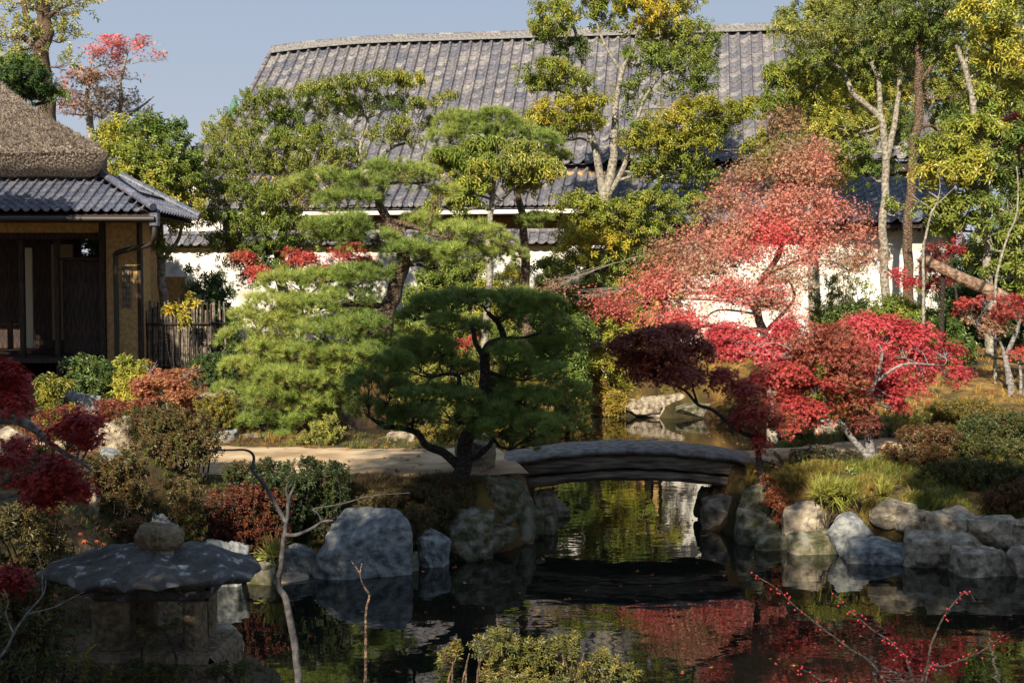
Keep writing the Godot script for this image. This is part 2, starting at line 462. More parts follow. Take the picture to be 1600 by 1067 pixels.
# a tree: stems are polylines of [px, py] or [px, py, metres nearer], pads are [px, py, half width, half height, metres nearer, palette]
func tree(o: Dictionary) -> Node3D:
	var D: float = o.d
	SEEDER += 1
	rng.seed = SEEDER * 7919
	var stems := []
	for st in o.stems:
		var p := []
		for q in st.p:
			p.append(at(q[0], q[1], D - (q[2] if q.size() > 2 else 0.0)))
		stems.append([spline(p, 4), st.r])
	var base: Vector3 = stems[0][0][0]
	var g := ground(base.x, base.z)
	if not o.get("floating", false):
		base.y = g
		var first: PackedVector3Array = stems[0][0]
		if first[0].y > g - 0.05:
			first.insert(0, Vector3(first[0].x, g - 0.15, first[0].z))
			stems[0][0] = first
	var root := thing(o.name, base, o.label, o.get("category", "tree"), o.get("group", ""))
	var inv := Vector3.ZERO - base
	var s := Shape.new()
	var joints := []
	for st in stems:
		var pts: PackedVector3Array = st[0]
		var radii := taper(pts.size(), st[1][0], st[1][1])
		var moved := PackedVector3Array()
		for k in pts.size():
			var wob := Vector3(noise.get_noise_3dv(pts[k] * 5.0), 0, noise.get_noise_3dv(pts[k] * 5.0 + Vector3(50, 0, 0))) * radii[k] * 0.9
			moved.append(pts[k] + inv + wob)
			joints.append([pts[k], radii[k]])
		if st == stems[0]: radii[0] *= 1.3
		s.tube(moved, radii, 9)
	put("trunk", s.mesh(), M[o.get("bark", "bark")], root)
	var depth_spread: float = o.get("spread", 0.8)
	var kind: String = o.leaf
	start_leaves()
	for q in o.pads:
		var dz: float = q[4] if q.size() > 4 else rng.randf_range(-depth_spread, depth_spread)
		var dd := D - dz
		var jit: float = o.get("jitter", 0.0)
		var c := at(q[0] + rng.randf_range(-jit, jit) * 1.5, q[1] + rng.randf_range(-jit, jit), dd)
		var rx: float = q[2] * dd / FOCAL
		var ry: float = q[3] * dd / FOCAL * o.get("tall", 1.0)
		var rz: float = clampf(rx * o.get("deep", 0.9), ry * 0.8, 2.5)
		# limb
		var best = null
		var bd := 1e9
		for j in joints:
			var w: Vector3 = c - j[0]
			var cost := w.length() + (maxf(0.0, -w.y) * 1.5)
			if cost < bd:
				bd = cost
				best = j
		var a: Vector3 = best[0]
		var e := c - Vector3(0, ry * 0.45, 0)
		var r0: float = minf(best[1] * 0.6, 0.02 + bd * 0.025)
		var m1 := a.lerp(e, 0.35) + Vector3(rng.randf_range(-1, 1), rng.randf_range(-0.4, 0.9), rng.randf_range(-1, 1)) * bd * 0.12
		var m2 := a.lerp(e, 0.7) + Vector3(rng.randf_range(-1, 1), rng.randf_range(-0.7, 0.7), rng.randf_range(-1, 1)) * bd * 0.12
		var limb := spline([a + inv, m1 + inv, m2 + inv, e + inv], 4)
		var b := Shape.new()
		b.tube(limb, taper(limb.size(), r0, maxf(r0 * 0.35, 0.008)), 6, false)
		for k in o.get("twigs", 7):
			var d := Vector3(rng.randfn(), rng.randfn() * 0.8 + 0.4, rng.randfn()).normalized()
			var tip := c + d * Vector3(rx, ry, rz) * rng.randf_range(0.75, 1.02)
			var from := limb[rng.randi_range(limb.size() / 2, limb.size() - 1)]
			var mid := from.lerp(tip + inv, 0.5) + Vector3(rng.randf_range(-1, 1), rng.randf_range(-0.5, 1), rng.randf_range(-1, 1)) * rx * 0.12
			var tw := spline([from, mid, tip + inv], 3)
			b.tube(tw, taper(tw.size(), maxf(r0 * 0.35, 0.008), 0.003), 4, false)
		put("branch", b.mesh(), M[o.get("bark", "bark")], root)
		var pal: Array = o.pals[q[5] if q.size() > 5 else 0]
		pad(kind, c, Vector3(rx, ry, rz), pal, o.get("dens", 1.0) * (q[6] if q.size() > 6 else 1.0), o.get("size", 1.0), o.get("gap", -0.12), o.get("flat", 0.0))
		if not kind.begins_with("needle"):
			pad(kind, c - Vector3(0, ry * 0.2, 0), Vector3(rx * 1.4, ry * 1.5, rz * 1.3), pal, o.get("dens", 1.0) * o.get("fill", 0.3), o.get("size", 1.0), 0.0, o.get("flat", 0.0))
	crown(root, kind)
	return root

# a bush: several overlapping mounds of leaves on short stems, standing on the ground
func bush(called: String, label: String, kind: String, pal: Array, D: float, mounds: Array, o := {}) -> Node3D:
	SEEDER += 1
	rng.seed = SEEDER * 7919
	var c0 := at(mounds[0][0], mounds[0][1], D)
	var base := Vector3(c0.x, ground(c0.x, c0.z), c0.z)
	var root := thing(called, base, label, o.get("category", "shrub"), o.get("group", ""))
	var b := Shape.new()
	start_leaves()
	for q in mounds:
		var dd: float = D - (q[4] if q.size() > 4 else 0.0)
		var c := at(q[0], q[1], dd)
		var r := Vector3(q[2] * dd / FOCAL, q[3] * dd / FOCAL, q[2] * dd / FOCAL * 0.85)
		var foot := Vector3(c.x, ground(c.x, c.z) - 0.05, c.z)
		for k in o.get("stems", 6):
			var tip := c + Vector3(rng.randf_range(-0.8, 0.8) * r.x, rng.randf_range(-0.1, 0.7) * r.y, rng.randf_range(-0.8, 0.8) * r.z)
			var st := spline([foot - base + Vector3(rng.randf_range(-0.1, 0.1), 0, rng.randf_range(-0.1, 0.1)), foot.lerp(tip, 0.5) - base + Vector3(rng.randf_range(-0.1, 0.1), 0.05, rng.randf_range(-0.1, 0.1)), tip - base], 3)
			b.tube(st, taper(st.size(), 0.014, 0.004), 5, false)
		pad(kind, c, r, pal, o.get("dens", 1.0), o.get("size", 1.0), o.get("gap", -0.2), o.get("flat", 0.2))
		# skirt of leaves down to the ground
		if o.get("skirt", true) and c.y - r.y * 0.3 > foot.y + 0.1:
			var low := Vector3(c.x, (c.y + foot.y) * 0.5, c.z)
			pad(kind, low, Vector3(r.x * 0.9, maxf((c.y - foot.y) * 0.55, 0.1), r.z * 0.9), pal, o.get("dens", 1.0), o.get("size", 1.0), -0.25, 0.2)
	put("stem", b.mesh(), M[o.get("bark", "bark_dark")], root)
	crown(root, kind, "foliage")
	return root

# ------------------------------------------------------------------ rocks
var ico_v := PackedVector3Array()
var ico_i := []
func make_ico():
	var t := (1.0 + sqrt(5.0)) / 2.0
	for p in [[-1, t, 0], [1, t, 0], [-1, -t, 0], [1, -t, 0], [0, -1, t], [0, 1, t], [0, -1, -t], [0, 1, -t], [t, 0, -1], [t, 0, 1], [-t, 0, -1], [-t, 0, 1]]:
		ico_v.append(Vector3(p[0], p[1], p[2]).normalized())
	ico_i = [[0, 11, 5], [0, 5, 1], [0, 1, 7], [0, 7, 10], [0, 10, 11], [1, 5, 9], [5, 11, 4], [11, 10, 2], [10, 7, 6], [7, 1, 8], [3, 9, 4], [3, 4, 2], [3, 2, 6], [3, 6, 8], [3, 8, 9], [4, 9, 5], [2, 4, 11], [6, 2, 10], [8, 6, 7], [9, 8, 1]]
	for level in 4:
		var cache := {}
		var out := []
		for f in ico_i:
			var m := []
			for e in [[f[0], f[1]], [f[1], f[2]], [f[2], f[0]]]:
				var key := mini(e[0], e[1]) * 100000 + maxi(e[0], e[1])
				if not cache.has(key):
					cache[key] = ico_v.size()
					ico_v.append(((ico_v[e[0]] + ico_v[e[1]]) * 0.5).normalized())
				m.append(cache[key])
			out.append([f[0], m[0], m[2]]); out.append([f[1], m[1], m[0]]); out.append([f[2], m[2], m[1]]); out.append([m[0], m[1], m[2]])
		ico_i = out

func rock_mesh(r: Vector3, sd: int, blocky := 0.8) -> ArrayMesh:
	var q := RandomNumberGenerator.new()
	q.seed = sd
	var planes := []
	var p4 := 2.3 if blocky >= 1.0 else 4.0
	for k in 11:
		planes.append([Vector3(q.randfn(), q.randfn(), q.randfn()).normalized(), q.randf_range(blocky - 0.06, blocky + 0.24)])
	planes.append([Vector3(q.randf_range(-0.25, 0.25), 1, q.randf_range(-0.1, 0.35)).normalized(), blocky - 0.1])
	planes.append([Vector3(q.randf_range(-0.4, 0.4), q.randf_range(-0.1, 0.25), 1).normalized(), blocky - 0.06])
	var s := Shape.new()
	s.flat = false
	var off := Vector3(q.randf() * 90.0, q.randf() * 90.0, q.randf() * 90.0)
	for d in ico_v:
		var l := 1.12 * pow(pow(absf(d.x), p4) + pow(absf(d.y), p4) + pow(absf(d.z), p4), -1.0 / p4)
		for p in planes:
			var k: float = d.dot(p[0])
			if k > 0.01: l = minf(l, p[1] / k)
		l *= 1.0 + 0.06 * noise.get_noise_3dv(d * 6.0 + off) + 0.03 * fine.get_noise_3dv(d * 3.0 + off) + 0.014 * fine.get_noise_3dv(d * 9.0 + off) - 0.07 * pow(1.0 - absf(noise.get_noise_3dv(d * 7.0 - off)), 14.0)
		s.v.append(d * l * r)
		s.n.append(Vector3.ZERO)
	for f in ico_i:
		var nn := (s.v[f[1]] - s.v[f[0]]).cross(s.v[f[2]] - s.v[f[0]])
		for u in f: s.n[u] += nn
		s.i.append(f[0]); s.i.append(f[2]); s.i.append(f[1])
	for k in s.n.size(): s.n[k] = s.n[k].normalized()
	return s.mesh()

func rock(px: float, py: float, hw: float, hh: float, D: float, mt: String, label: String, group := "", blocky := 0.8, turn := 0.0):
	SEEDER += 1
	var c := at(px, py, D)
	var r := Vector3(hw, hh, hw * 0.8) * D / FOCAL * 1.03
	var g := maxf(ground(c.x, c.z), -0.25)
	if c.y - r.y > g - 0.04:                               # reach down into the ground or the pond bed
		var top := c.y + r.y
		r.y = (top - g + 0.12) * 0.5
		c.y = top - r.y
	var o := put("rock", rock_mesh(r, SEEDER * 31, blocky), M[mt])
	o.position = c
	o.rotation.y = turn
	tag(o, label, "rock", group)
	return o

# ------------------------------------------------------------------ terrain
var POND := PackedVector2Array([Vector2(-1.7, -10.2), Vector2(-2.3, -11.4), Vector2(-3.2, -12.6), Vector2(-4.1, -14.0), Vector2(-4.3, -15.0), Vector2(-3.6, -15.5), Vector2(-2.4, -15.5), Vector2(-1.0, -15.7), Vector2(-0.1, -16.5), Vector2(0.35, -17.4), Vector2(0.5, -19.2),
	Vector2(-0.4, -21.0), Vector2(-2.4, -22.2), Vector2(-4.6, -23.5), Vector2(-5.2, -27), Vector2(-4, -31), Vector2(0, -33.0), Vector2(2.5, -34.0), Vector2(5.5, -33.4), Vector2(7.5, -31), Vector2(7.8, -27), Vector2(5.6, -22.6), Vector2(3.9, -20.8), Vector2(3.1, -19.6), Vector2(2.85, -18.4),
	Vector2(3.2, -17.6), Vector2(4.1, -16.7), Vector2(5.0, -15.9), Vector2(6.2, -15.3), Vector2(8.5, -15.0), Vector2(11, -14.5), Vector2(11.5, -11), Vector2(9, -8.6), Vector2(5, -8.2), Vector2(2.0, -8.8), Vector2(-0.6, -9.2)])
var PATHS := [[Vector3(-16, 1.12, -19.6), Vector3(-9, 1.08, -18.9), Vector3(-5.4, 1.04, -18.4), Vector3(-3, 1.0, -18.3), Vector3(-1.2, 0.99, -18.4), Vector3(-0.05, 1.0, -18.6)],
	[Vector3(3.62, 1.0, -18.6), Vector3(5, 1.02, -19.2), Vector3(6.6, 1.06, -19.9), Vector3(9, 1.12, -20.6), Vector3(16, 1.3, -21.5)]]
const PATH_HALF := [1.5, 0.75]
const LEVELS := [[-40.0, 2.2], [0.0, 1.9], [4.0, 1.35], [7.5, 0.75], [9.0, 0.5], [14.0, 0.42], [15.5, 0.5], [16.6, 0.8], [17.5, 0.98], [20.0, 1.0], [24.0, 1.32], [28.0, 1.55], [33.0, 1.75], [37.0, 1.9], [60.0, 2.0], [2000.0, 2.0]]

func pond_distance(x: float, z: float) -> float:          # metres to the shore, negative in the water
	var p := Vector2(x, z)
	var best := 1e9
	var inside := false
	var j := POND.size() - 1
	for i in POND.size():
		var a := POND[i]
		var b := POND[j]
		var ab := b - a
		var t := clampf((p - a).dot(ab) / ab.length_squared(), 0.0, 1.0)
		best = minf(best, (a + ab * t).distance_squared_to(p))
		if (a.y > z) != (b.y > z) and x < (b.x - a.x) * (z - a.y) / (b.y - a.y) + a.x:
			inside = not inside
		j = i
	best = sqrt(best)
	return -best if inside else best

func ground(x: float, z: float) -> float:
	var d := pond_distance(x, z) if x > -8.0 and x < 14.0 and z < -5.0 and z > -39.0 else 5.0
	var u := -z
	var level := 2.0
	for k in LEVELS.size() - 1:
		if u <= LEVELS[k + 1][0]:
			level = lerpf(LEVELS[k][1], LEVELS[k + 1][1], clampf((u - LEVELS[k][0]) / (LEVELS[k + 1][0] - LEVELS[k][0]), 0.0, 1.0))
			break
	if u > 21.0 and u < 40.0 and x > 4.0:                   # the mossy mound
		level += 0.55 * exp(-pow((x - 10.5) / 3.6, 2.0) - pow((u - 28.5) / 4.0, 2.0))
	if u > 9.0 and u < 17.5: level += 0.95 * smoothstep(-3.3, -5.0, x) * smoothstep(10.0, 12.5, u) * (1.0 - smoothstep(15.5, 17.5, u))
	if u < 40.0: level += 0.07 * noise.get_noise_2d(x * 3.0, z * 3.0) + 0.02 * fine.get_noise_2d(x * 3.0, z * 3.0)
	if d < 0.0:
		return maxf(-0.9, d * 1.1) - 0.02
	var h := level * smoothstep(-0.35, 1.2, d) if u > 20.0 or u < 14.0 else level * smoothstep(-0.15, 0.75, d)
	# flat under the paths
	if u > 15.5 and u < 24.0:
		for k in 2:
			var pts: Array = PATHS[k]
			for s in pts.size() - 1:
				var a := Vector2(pts[s].x, pts[s].z)
				var b := Vector2(pts[s + 1].x, pts[s + 1].z)
				var t := clampf((Vector2(x, z) - a).dot(b - a) / (b - a).length_squared(), 0.0, 1.0)
				var w := (a + (b - a) * t).distance_to(Vector2(x, z))
				var f := 1.0 - smoothstep(PATH_HALF[k] - 0.05, PATH_HALF[k] + 0.9, w)
				if f > 0.0 and d > 0.0: h = lerpf(h, lerpf(pts[s].y, pts[s + 1].y, t) - 0.03, f * smoothstep(0.0, 0.4, d))
	return h

func axis_steps(lo: float, hi: float, step: float, far: float) -> PackedFloat32Array:
	var out := PackedFloat32Array()
	var v := lo
	while v <= hi + 0.001:
		out.append(v)
		v += step
	var g := step
	var q := hi
	while q < far:
		g *= 1.5
		q += g
		out.append(q)
	g = step
	q = lo
	while q > -far:
		g *= 1.5
		q -= g
		out.insert(0, q)
	return out

func build_ground():
	var xs := axis_steps(-13.0, 13.0, 0.24, 700.0)
	var zs := axis_steps(-38.0, -5.0, 0.24, 700.0)
	var s := Shape.new()
	var p := []
	var soil := lin(96, 74, 52)
	var dry := lin(150, 124, 74)
	var moss := lin(84, 82, 44)
	var pale := lin(166, 140, 84)
	for z in zs:
		for x in xs:
			p.append(Vector3(x, ground(x, z), z))
	s.grid(p, xs.size(), zs.size())
	for q in p:
		var f: float = noise.get_noise_2d(q.x * 4.0, q.z * 4.0) * 0.6 + fine.get_noise_2d(q.x * 2.0, q.z * 2.0) * 0.4
		var c := soil.lerp(moss, smoothstep(-0.15, 0.2, f))
		if -q.z > 16.5: c = c.lerp(dry, smoothstep(-0.1, 0.35, noise.get_noise_2d(q.x * 2.0 + 70.0, q.z * 2.0)))
		if q.x > 7.5 and -q.z > 21.0: c = c.lerp(pale, smoothstep(-0.3, 0.3, noise.get_noise_2d(q.x * 3.0 + 30.0, q.z * 3.0)) * 0.8)
		if q.y < 0.05: c = lin(52, 46, 36)
		s.c.append(c)
	tag(put("ground", s.mesh(), M.ground), "", "", "", "structure")
	# gravel path on either side of the bridge
	for k in 2:
		var pts := spline(PATHS[k], 8)
		var w := Shape.new()
		var rows := []
		for j in pts.size():
			var dir := (pts[mini(j + 1, pts.size() - 1)] - pts[maxi(j - 1, 0)]).normalized()
			var side := Vector3(-dir.z, 0, dir.x)
			for c in 7:
				var off: float = (c - 3.0) / 3.0 * (PATH_HALF[k] + 0.22 * noise.get_noise_2d(pts[j].x * 7.0 + c, pts[j].z * 7.0))
				rows.append(pts[j] + side * off + Vector3(0, 0.018 - 0.035 * pow(absf(c - 3.0) / 3.0, 4.0), 0))
		w.grid(rows, 7, pts.size())
		tag(put("path", w.mesh(), M.path_sand), "", "", "", "structure")
	var pw := []
	for z in [-38.0, -25.0, -15.0, -8.0]:
		for x in [-9.0, 0.0, 6.0, 14.0]:
			pw.append(Vector3(x, 0, z))
	var ws := Shape.new()
	ws.grid(pw, 4, 4)
	tag(put("pond_water", ws.mesh(), M.water), "", "", "", "structure")

func scatter_ground():
	# grass, moss tufts and fallen leaves: nobody could count them
	rng.seed = 99
	start_leaves()
	var green := [lin(96, 104, 40), lin(84, 98, 38), lin(122, 118, 50), lin(140, 122, 62)]
	var dull := [lin(84, 70, 44), lin(104, 86, 52), lin(92, 92, 44), lin(78, 84, 40)]
	for k in 60000:
		var x := rng.randf_range(-7.0, 9.0)
		var z := rng.randf_range(-22.0, -14.0)
		if k % 3 == 0:
			x = rng.randf_range(-7.0, -1.6) if k % 2 else rng.randf_range(-2.5, 0.6)
			z = rng.randf_range(-15.0, -8.5) if k % 2 else rng.randf_range(-18.0, -15.0)
		elif rng.randf() < 0.35:
			x = rng.randf_range(2.8, 8.0)
			z = rng.randf_range(-18.4, -15.2)
		var d := pond_distance(x, z)
		if d < 0.12: continue
		var m := noise.get_noise_2d(x * 5.0, z * 5.0)
		var dense := 0.8 if x < 1.0 else 0.75
		if m < 0.25 - dense * 0.5: continue
		if near_path(x, z): continue
		var p := Vector3(x, ground(x, z) - 0.01, z)
		drop(p, Vector3(rng.randf_range(-0.3, 0.3), 1, rng.randf_range(-0.3, 0.3)), rng.randf_range(0.35, 0.8) * (0.75 if x < 1.0 else 1.0), pick(green if x > 1.0 else dull, p))
	tag(crown(self, "blade", "grass"), "green and straw coloured grass on the pond banks", "grass", "", "stuff")
	start_leaves()
	var gold := [lin(150, 118, 60), lin(168, 134, 66), lin(128, 108, 54), lin(112, 110, 50)]
	for k in 15000:
		var x := rng.randf_range(-9.0, 13.0)
		var z := rng.randf_range(-36.0, -19.5)
		if pond_distance(x, z) < 0.2 or near_path(x, z): continue
		if noise.get_noise_2d(x * 4.0 + 9.0, z * 4.0) < -0.05: continue
		var p := Vector3(x, ground(x, z) - 0.02, z)
		drop(p, Vector3(rng.randf_range(-0.3, 0.3), 1, rng.randf_range(-0.3, 0.3)), rng.randf_range(0.5, 1.0), pick(gold, p))
	tag(crown(self, "blade", "dry_grass"), "dry yellow grass and moss beyond the path", "grass", "", "stuff")
	start_leaves()
	var reds := [lin(150, 50, 40), lin(170, 90, 50), lin(130, 70, 44), lin(190, 130, 70)]
	for k in 8000:
		var x := rng.randf_range(-9.0, 12.0)
		var z := rng.randf_range(-33.0, -9.5)
		var d := pond_distance(x, z)
		if d < 0.0 and rng.randf() < 0.12:
			drop(Vector3(x, 0.008, z), Vector3(0, 1, 0), rng.randf_range(0.5, 0.8), pick(reds, Vector3(x, 0, z)))
			continue
		if d < 0.05: continue
		if near_path(x, z) and rng.randf() < 0.7: continue
		var p := Vector3(x, ground(x, z) + (0.05 if near_path(x, z) else 0.02), z)
		drop(p, Vector3(rng.randf_range(-0.2, 0.2), 1, rng.randf_range(-0.2, 0.2)), rng.randf_range(0.6, 1.1), pick(reds, p))
	tag(crown(self, "fallen", "fallen_leaves"), "red and brown fallen leaves strewn over ground and water", "leaves", "", "stuff")

func near_path(x: float, z: float) -> bool:
	for k in 2:
		var pts: Array = PATHS[k]
		for s in pts.size() - 1:
			var a := Vector2(pts[s].x, pts[s].z)
			var b := Vector2(pts[s + 1].x, pts[s + 1].z)
			var t := clampf((Vector2(x, z) - a).dot(b - a) / (b - a).length_squared(), 0.0, 1.0)
			if (a + (b - a) * t).distance_to(Vector2(x, z)) < PATH_HALF[k] - 0.1: return true
	return false

# ------------------------------------------------------------------ roofs of tile
func tile_mesh(w: float, l: float, roll: float) -> ArrayMesh:
	# one pan tile: an S across (x), sloping along +z, its lower lip thick
	var prof := [Vector2(0, roll * 0.55), Vector2(w * 0.10, roll * 0.05), Vector2(w * 0.30, -roll * 0.22), Vector2(w * 0.55, -roll * 0.1), Vector2(w * 0.72, roll * 0.35), Vector2(w * 0.86, roll * 0.95), Vector2(w * 1.0, roll * 0.8), Vector2(w * 1.06, roll * 0.25)]
	var s := Shape.new()
	var th := 0.016
	for k in prof.size() - 1:
		var a := Vector3(prof[k].x, prof[k].y, 0)
		var b := Vector3(prof[k + 1].x, prof[k + 1].y, 0)
		var lip := Vector3(0, th, l * 1.06)
		s.quad(a, a + lip, b + lip, b)
		s.quad(a + lip, a + lip - Vector3(0, th * 1.2, 0), b + lip - Vector3(0, th * 1.2, 0), b + lip)
	return s.mesh()

# lays tiles on a slope: place(u, v) gives the point for u metres along the eave and v metres down the slope
func lay_tiles(root: Node3D, called: String, mesh: Mesh, cols: int, rows: int, w: float, place: Callable, mats: Array, single: Callable):
	var tones := mats.map(func(m): return (m as StandardMaterial3D).albedo_color.srgb_to_linear())
	var rest := []
	var tint := PackedColorArray()
	var alone := 0
	for r in rows:
		for c in cols:
			var t = place.call(c, r)
			if t == null: continue
			var k := clampi(int((noise.get_noise_2d(c * 9.7, r * 17.3) * 0.55 + 0.5 + rng.randf_range(-0.38, 0.38)) * mats.size()), 0, mats.size() - 1)
			if single.call(c, r) and alone < 300:
				var o := put(called, mesh, mats[k], root)
				o.transform = t
				alone += 1
			else:
				rest.append(t)
				var j := rng.randf_range(0.85, 1.12)
				tint.append(Color(tones[k].r * j, tones[k].g * j, tones[k].b * j))
	if rest.size():
		var mm := MultiMesh.new()
		mm.transform_format = MultiMesh.TRANSFORM_3D
		mm.use_colors = true
		mm.mesh = mesh
		mm.instance_count = rest.size()
		for k in rest.size():
			mm.set_instance_transform(k, rest[k])
			mm.set_instance_color(k, tint[k])
		var o := MultiMeshInstance3D.new()
		o.name = called + "s"
		o.multimesh = mm
		o.material_override = M.tile_any
		o.set_meta("kind", "stuff")
		root.add_child(o, true)

const HALL_TURN := -0.15
func hall_ridge(x: float) -> float:
	return 12.9 - 0.28 * pow(clampf((-x - 4.2) / 5.2, 0.0, 1.0), 2.0)

func hall_slope(x: float, v: float) -> Vector3:           # v from 0 (ridge) to 1 (eave)
	var fall := 1.16 * v - 0.16 * v * v
	var skew := -0.5 * v * pow(clampf((-x - 5.0) / 4.4, 0.0, 1.0), 1.5)
	return Vector3(x + skew, hall_ridge(x) - (hall_ridge(x) - 7.7) * fall, 5.5 * v)

func build_hall():
	var root := thing("temple_hall", Vector3(0, 0, -46), "long temple hall with a huge weathered grey tile roof behind the trees", "building")
	root.rotation.y = HALL_TURN
	rng.seed = 5
	var w := 0.395
	var rows := 27
	var cols := 61
	var lo := -9.4
	# sheathing below the tiles, front and back
	for side in 2:
		var p := []
		for r in 10:
			for c in 31:
				var q := hall_slope(lo + 0.05 + c * (cols * w - 0.1) / 30.0, (r / 9.0) * 0.995)
				q.y -= 0.07
				if side == 1: q.z = -q.z
				p.append(q)
		var s := Shape.new()
		s.grid(p, 31, 10)
		put("roof", s.mesh(), M.tile_3, root)
	var mesh := tile_mesh(w, 0.29, 0.12)
	var place := func(c, r):
		var x: float = lo + c * w
		var v0 := float(r) / rows
		var a := hall_slope(x, v0)
		var b := hall_slope(x, v0 + 1.0 / rows)
		var a2 := hall_slope(x + w, v0)
		var z := (b - a)
		var len := z.length()
		z = z / len
		var xx := (a2 - a).normalized()
		var y := z.cross(xx).normalized()
		return Transform3D(Basis((a2 - a) / w, y, z * (len / 0.29)), a + y * rng.randf_range(-0.006, 0.006))
	lay_tiles(root, "roof_tile", mesh, cols, rows, w, place, [M.tile_3, M.tile_0, M.tile_1, M.tile_2, M.tile_4], func(c, r): return (c < 26 and r < 9) or (c >= 42 and c < 50 and r < 12))
	# ridge: stacked flat tiles and round caps
	var base := PackedVector3Array()
	var caps := []
	for k in 31:
		base.append(Vector3(lo + k * (cols * w) / 30.0, 0, 0))
	for layer in 3:
		var s := Shape.new()
		var half: float = [0.24, 0.19, 0.14][layer]
		for k in 30:
			var a := Vector3(base[k].x, hall_ridge(base[k].x) + 0.0 + layer * 0.085, 0)
			var b := Vector3(base[k + 1].x, hall_ridge(base[k + 1].x) + 0.0 + layer * 0.085, 0)
			var up := Vector3(0, 0.078, 0)
			for sg in [1.0, -1.0]:
				var o := Vector3(0, 0, half * sg)
				if sg > 0: s.quad(a + o, b + o, b + o + up, a + o + up)
				else: s.quad(b + o, a + o, a + o + up, b + o + up)
			s.quad(a + up + Vector3(0, 0, half), b + up + Vector3(0, 0, half), b + up - Vector3(0, 0, half), a + up - Vector3(0, 0, half))
		var a0 := Vector3(base[0].x, hall_ridge(base[0].x) + layer * 0.085, 0)
		s.quad(a0 + Vector3(0, 0, -half), a0 + Vector3(0, 0, half), a0 + Vector3(0, 0.078, half), a0 + Vector3(0, 0.078, -half))
		put("ridge_course", s.mesh(), M.ridge_tile, root)
	var cap := Shape.new()
	cap.tube(PackedVector3Array([Vector3(0, 0, 0), Vector3(0.57, 0, 0)]), PackedFloat32Array([0.095, 0.085]), 8)
	var capm := cap.mesh()
	for k in 40:
		var x := lo + 0.02 + k * 0.6
		if x > 14.2: break
		var o := put("ridge_cap", capm, M["tile_%d" % [0, 1, 4][k % 3]], root)
		o.position = Vector3(x, hall_ridge(x) + 0.25, 0)
		o.rotation.z = atan2(hall_ridge(x + 0.6) - hall_ridge(x), 0.6)
	# verge tiles along the gable edge
	var vm := Shape.new()
	vm.tube(PackedVector3Array([Vector3.ZERO, Vector3(0, 0, 0.4)]), PackedFloat32Array([0.09, 0.1]), 8)
	var vmesh := vm.mesh()
	for k in 18:
		var a := hall_slope(lo, k / 18.0)
		var b := hall_slope(lo, (k + 1) / 18.0)
		var o := put("verge_tile", vmesh, M["tile_%d" % (k % 3)], root)
		o.transform = Transform3D(Basis.looking_at(-(b - a).normalized(), Vector3.UP), a + Vector3(-0.06, 0.05, 0))
	# lower roof over the veranda: row of round cover tiles
	var pan := tile_mesh(0.36, 0.30, 0.12)
	var low := func(x, v): return Vector3(x, 7.5 - 1.42 * v + 0.12 * v * v, 5.3 + 2.35 * v)
	var sh := []
	for r in 4:
		for c in 3:
			var q: Vector3 = low.call(-9.6 + c * 9.9, r / 3.0)
			sh.append(q - Vector3(0, 0.1, 0))
	var ss := Shape.new()
	ss.grid(sh, 3, 4)
	put("lower_roof", ss.mesh(), M.tile_3, root)
	lay_tiles(root, "lower_roof_tile", pan, 55, 9, 0.36, func(c, r):
		var x: float = -9.6 + c * 0.36
		var a: Vector3 = low.call(x, r / 9.0)
		var b: Vector3 = low.call(x, (r + 1) / 9.0)
		var z := (b - a).normalized()
		return Transform3D(Basis(Vector3.RIGHT, z.cross(Vector3.RIGHT).normalized(), z), a), [M.tile_3, M.tile_0, M.tile_1, M.tile_2], func(c, r): return r > 3 and c > 12 and c < 45)
	var fa := Shape.new()
	fa.oriented(Transform3D(Basis(), Vector3(0.3, 6.02, 7.56)), Vector3(9.9, 0.09, 0.03), 0.01)
	put("fascia", fa.mesh(), M.white_plaster, root)
	var disc := Shape.new()
	disc.tube(PackedVector3Array([Vector3(0, 0, -0.1), Vector3(0, 0, 0.0)]), PackedFloat32Array([0.085, 0.085]), 10)
	var dm := disc.mesh()
	for c in 55:
		var o := put("eave_end_tile", dm, M["tile_%d" % (c % 3)], root)
		o.position = Vector3(-9.6 + (c + 0.88) * 0.36, 6.25, 7.74)
	# body of the hall
	var wall := Shape.new()
	wall.box(Vector3(-8.6, 1.2, -6.4), Vector3(10.2, 7.4, 5.6))
	put("wall", wall.mesh(), M.ochre_plaster, root)
	var band := Shape.new()
	band.box(Vector3(-9.3, 7.3, -5.2), Vector3(14.6, 7.62, 5.3))
	put("eave_beam", band.mesh(), M.dark_wood, root)
	for k in 10:
		var post := Shape.new()
		post.box(Vector3(-8.6 + k * 2.0, 1.6, 6.9), Vector3(-8.42 + k * 2.0, 6.2, 7.08))
		put("post", post.mesh(), M.dark_wood, root)
	var soff := Shape.new()
	soff.box(Vector3(-9.5, 5.93, 5.61), Vector3(10.1, 5.96, 7.5))
	put("soffit", soff.mesh(), M.dark_wood, root)

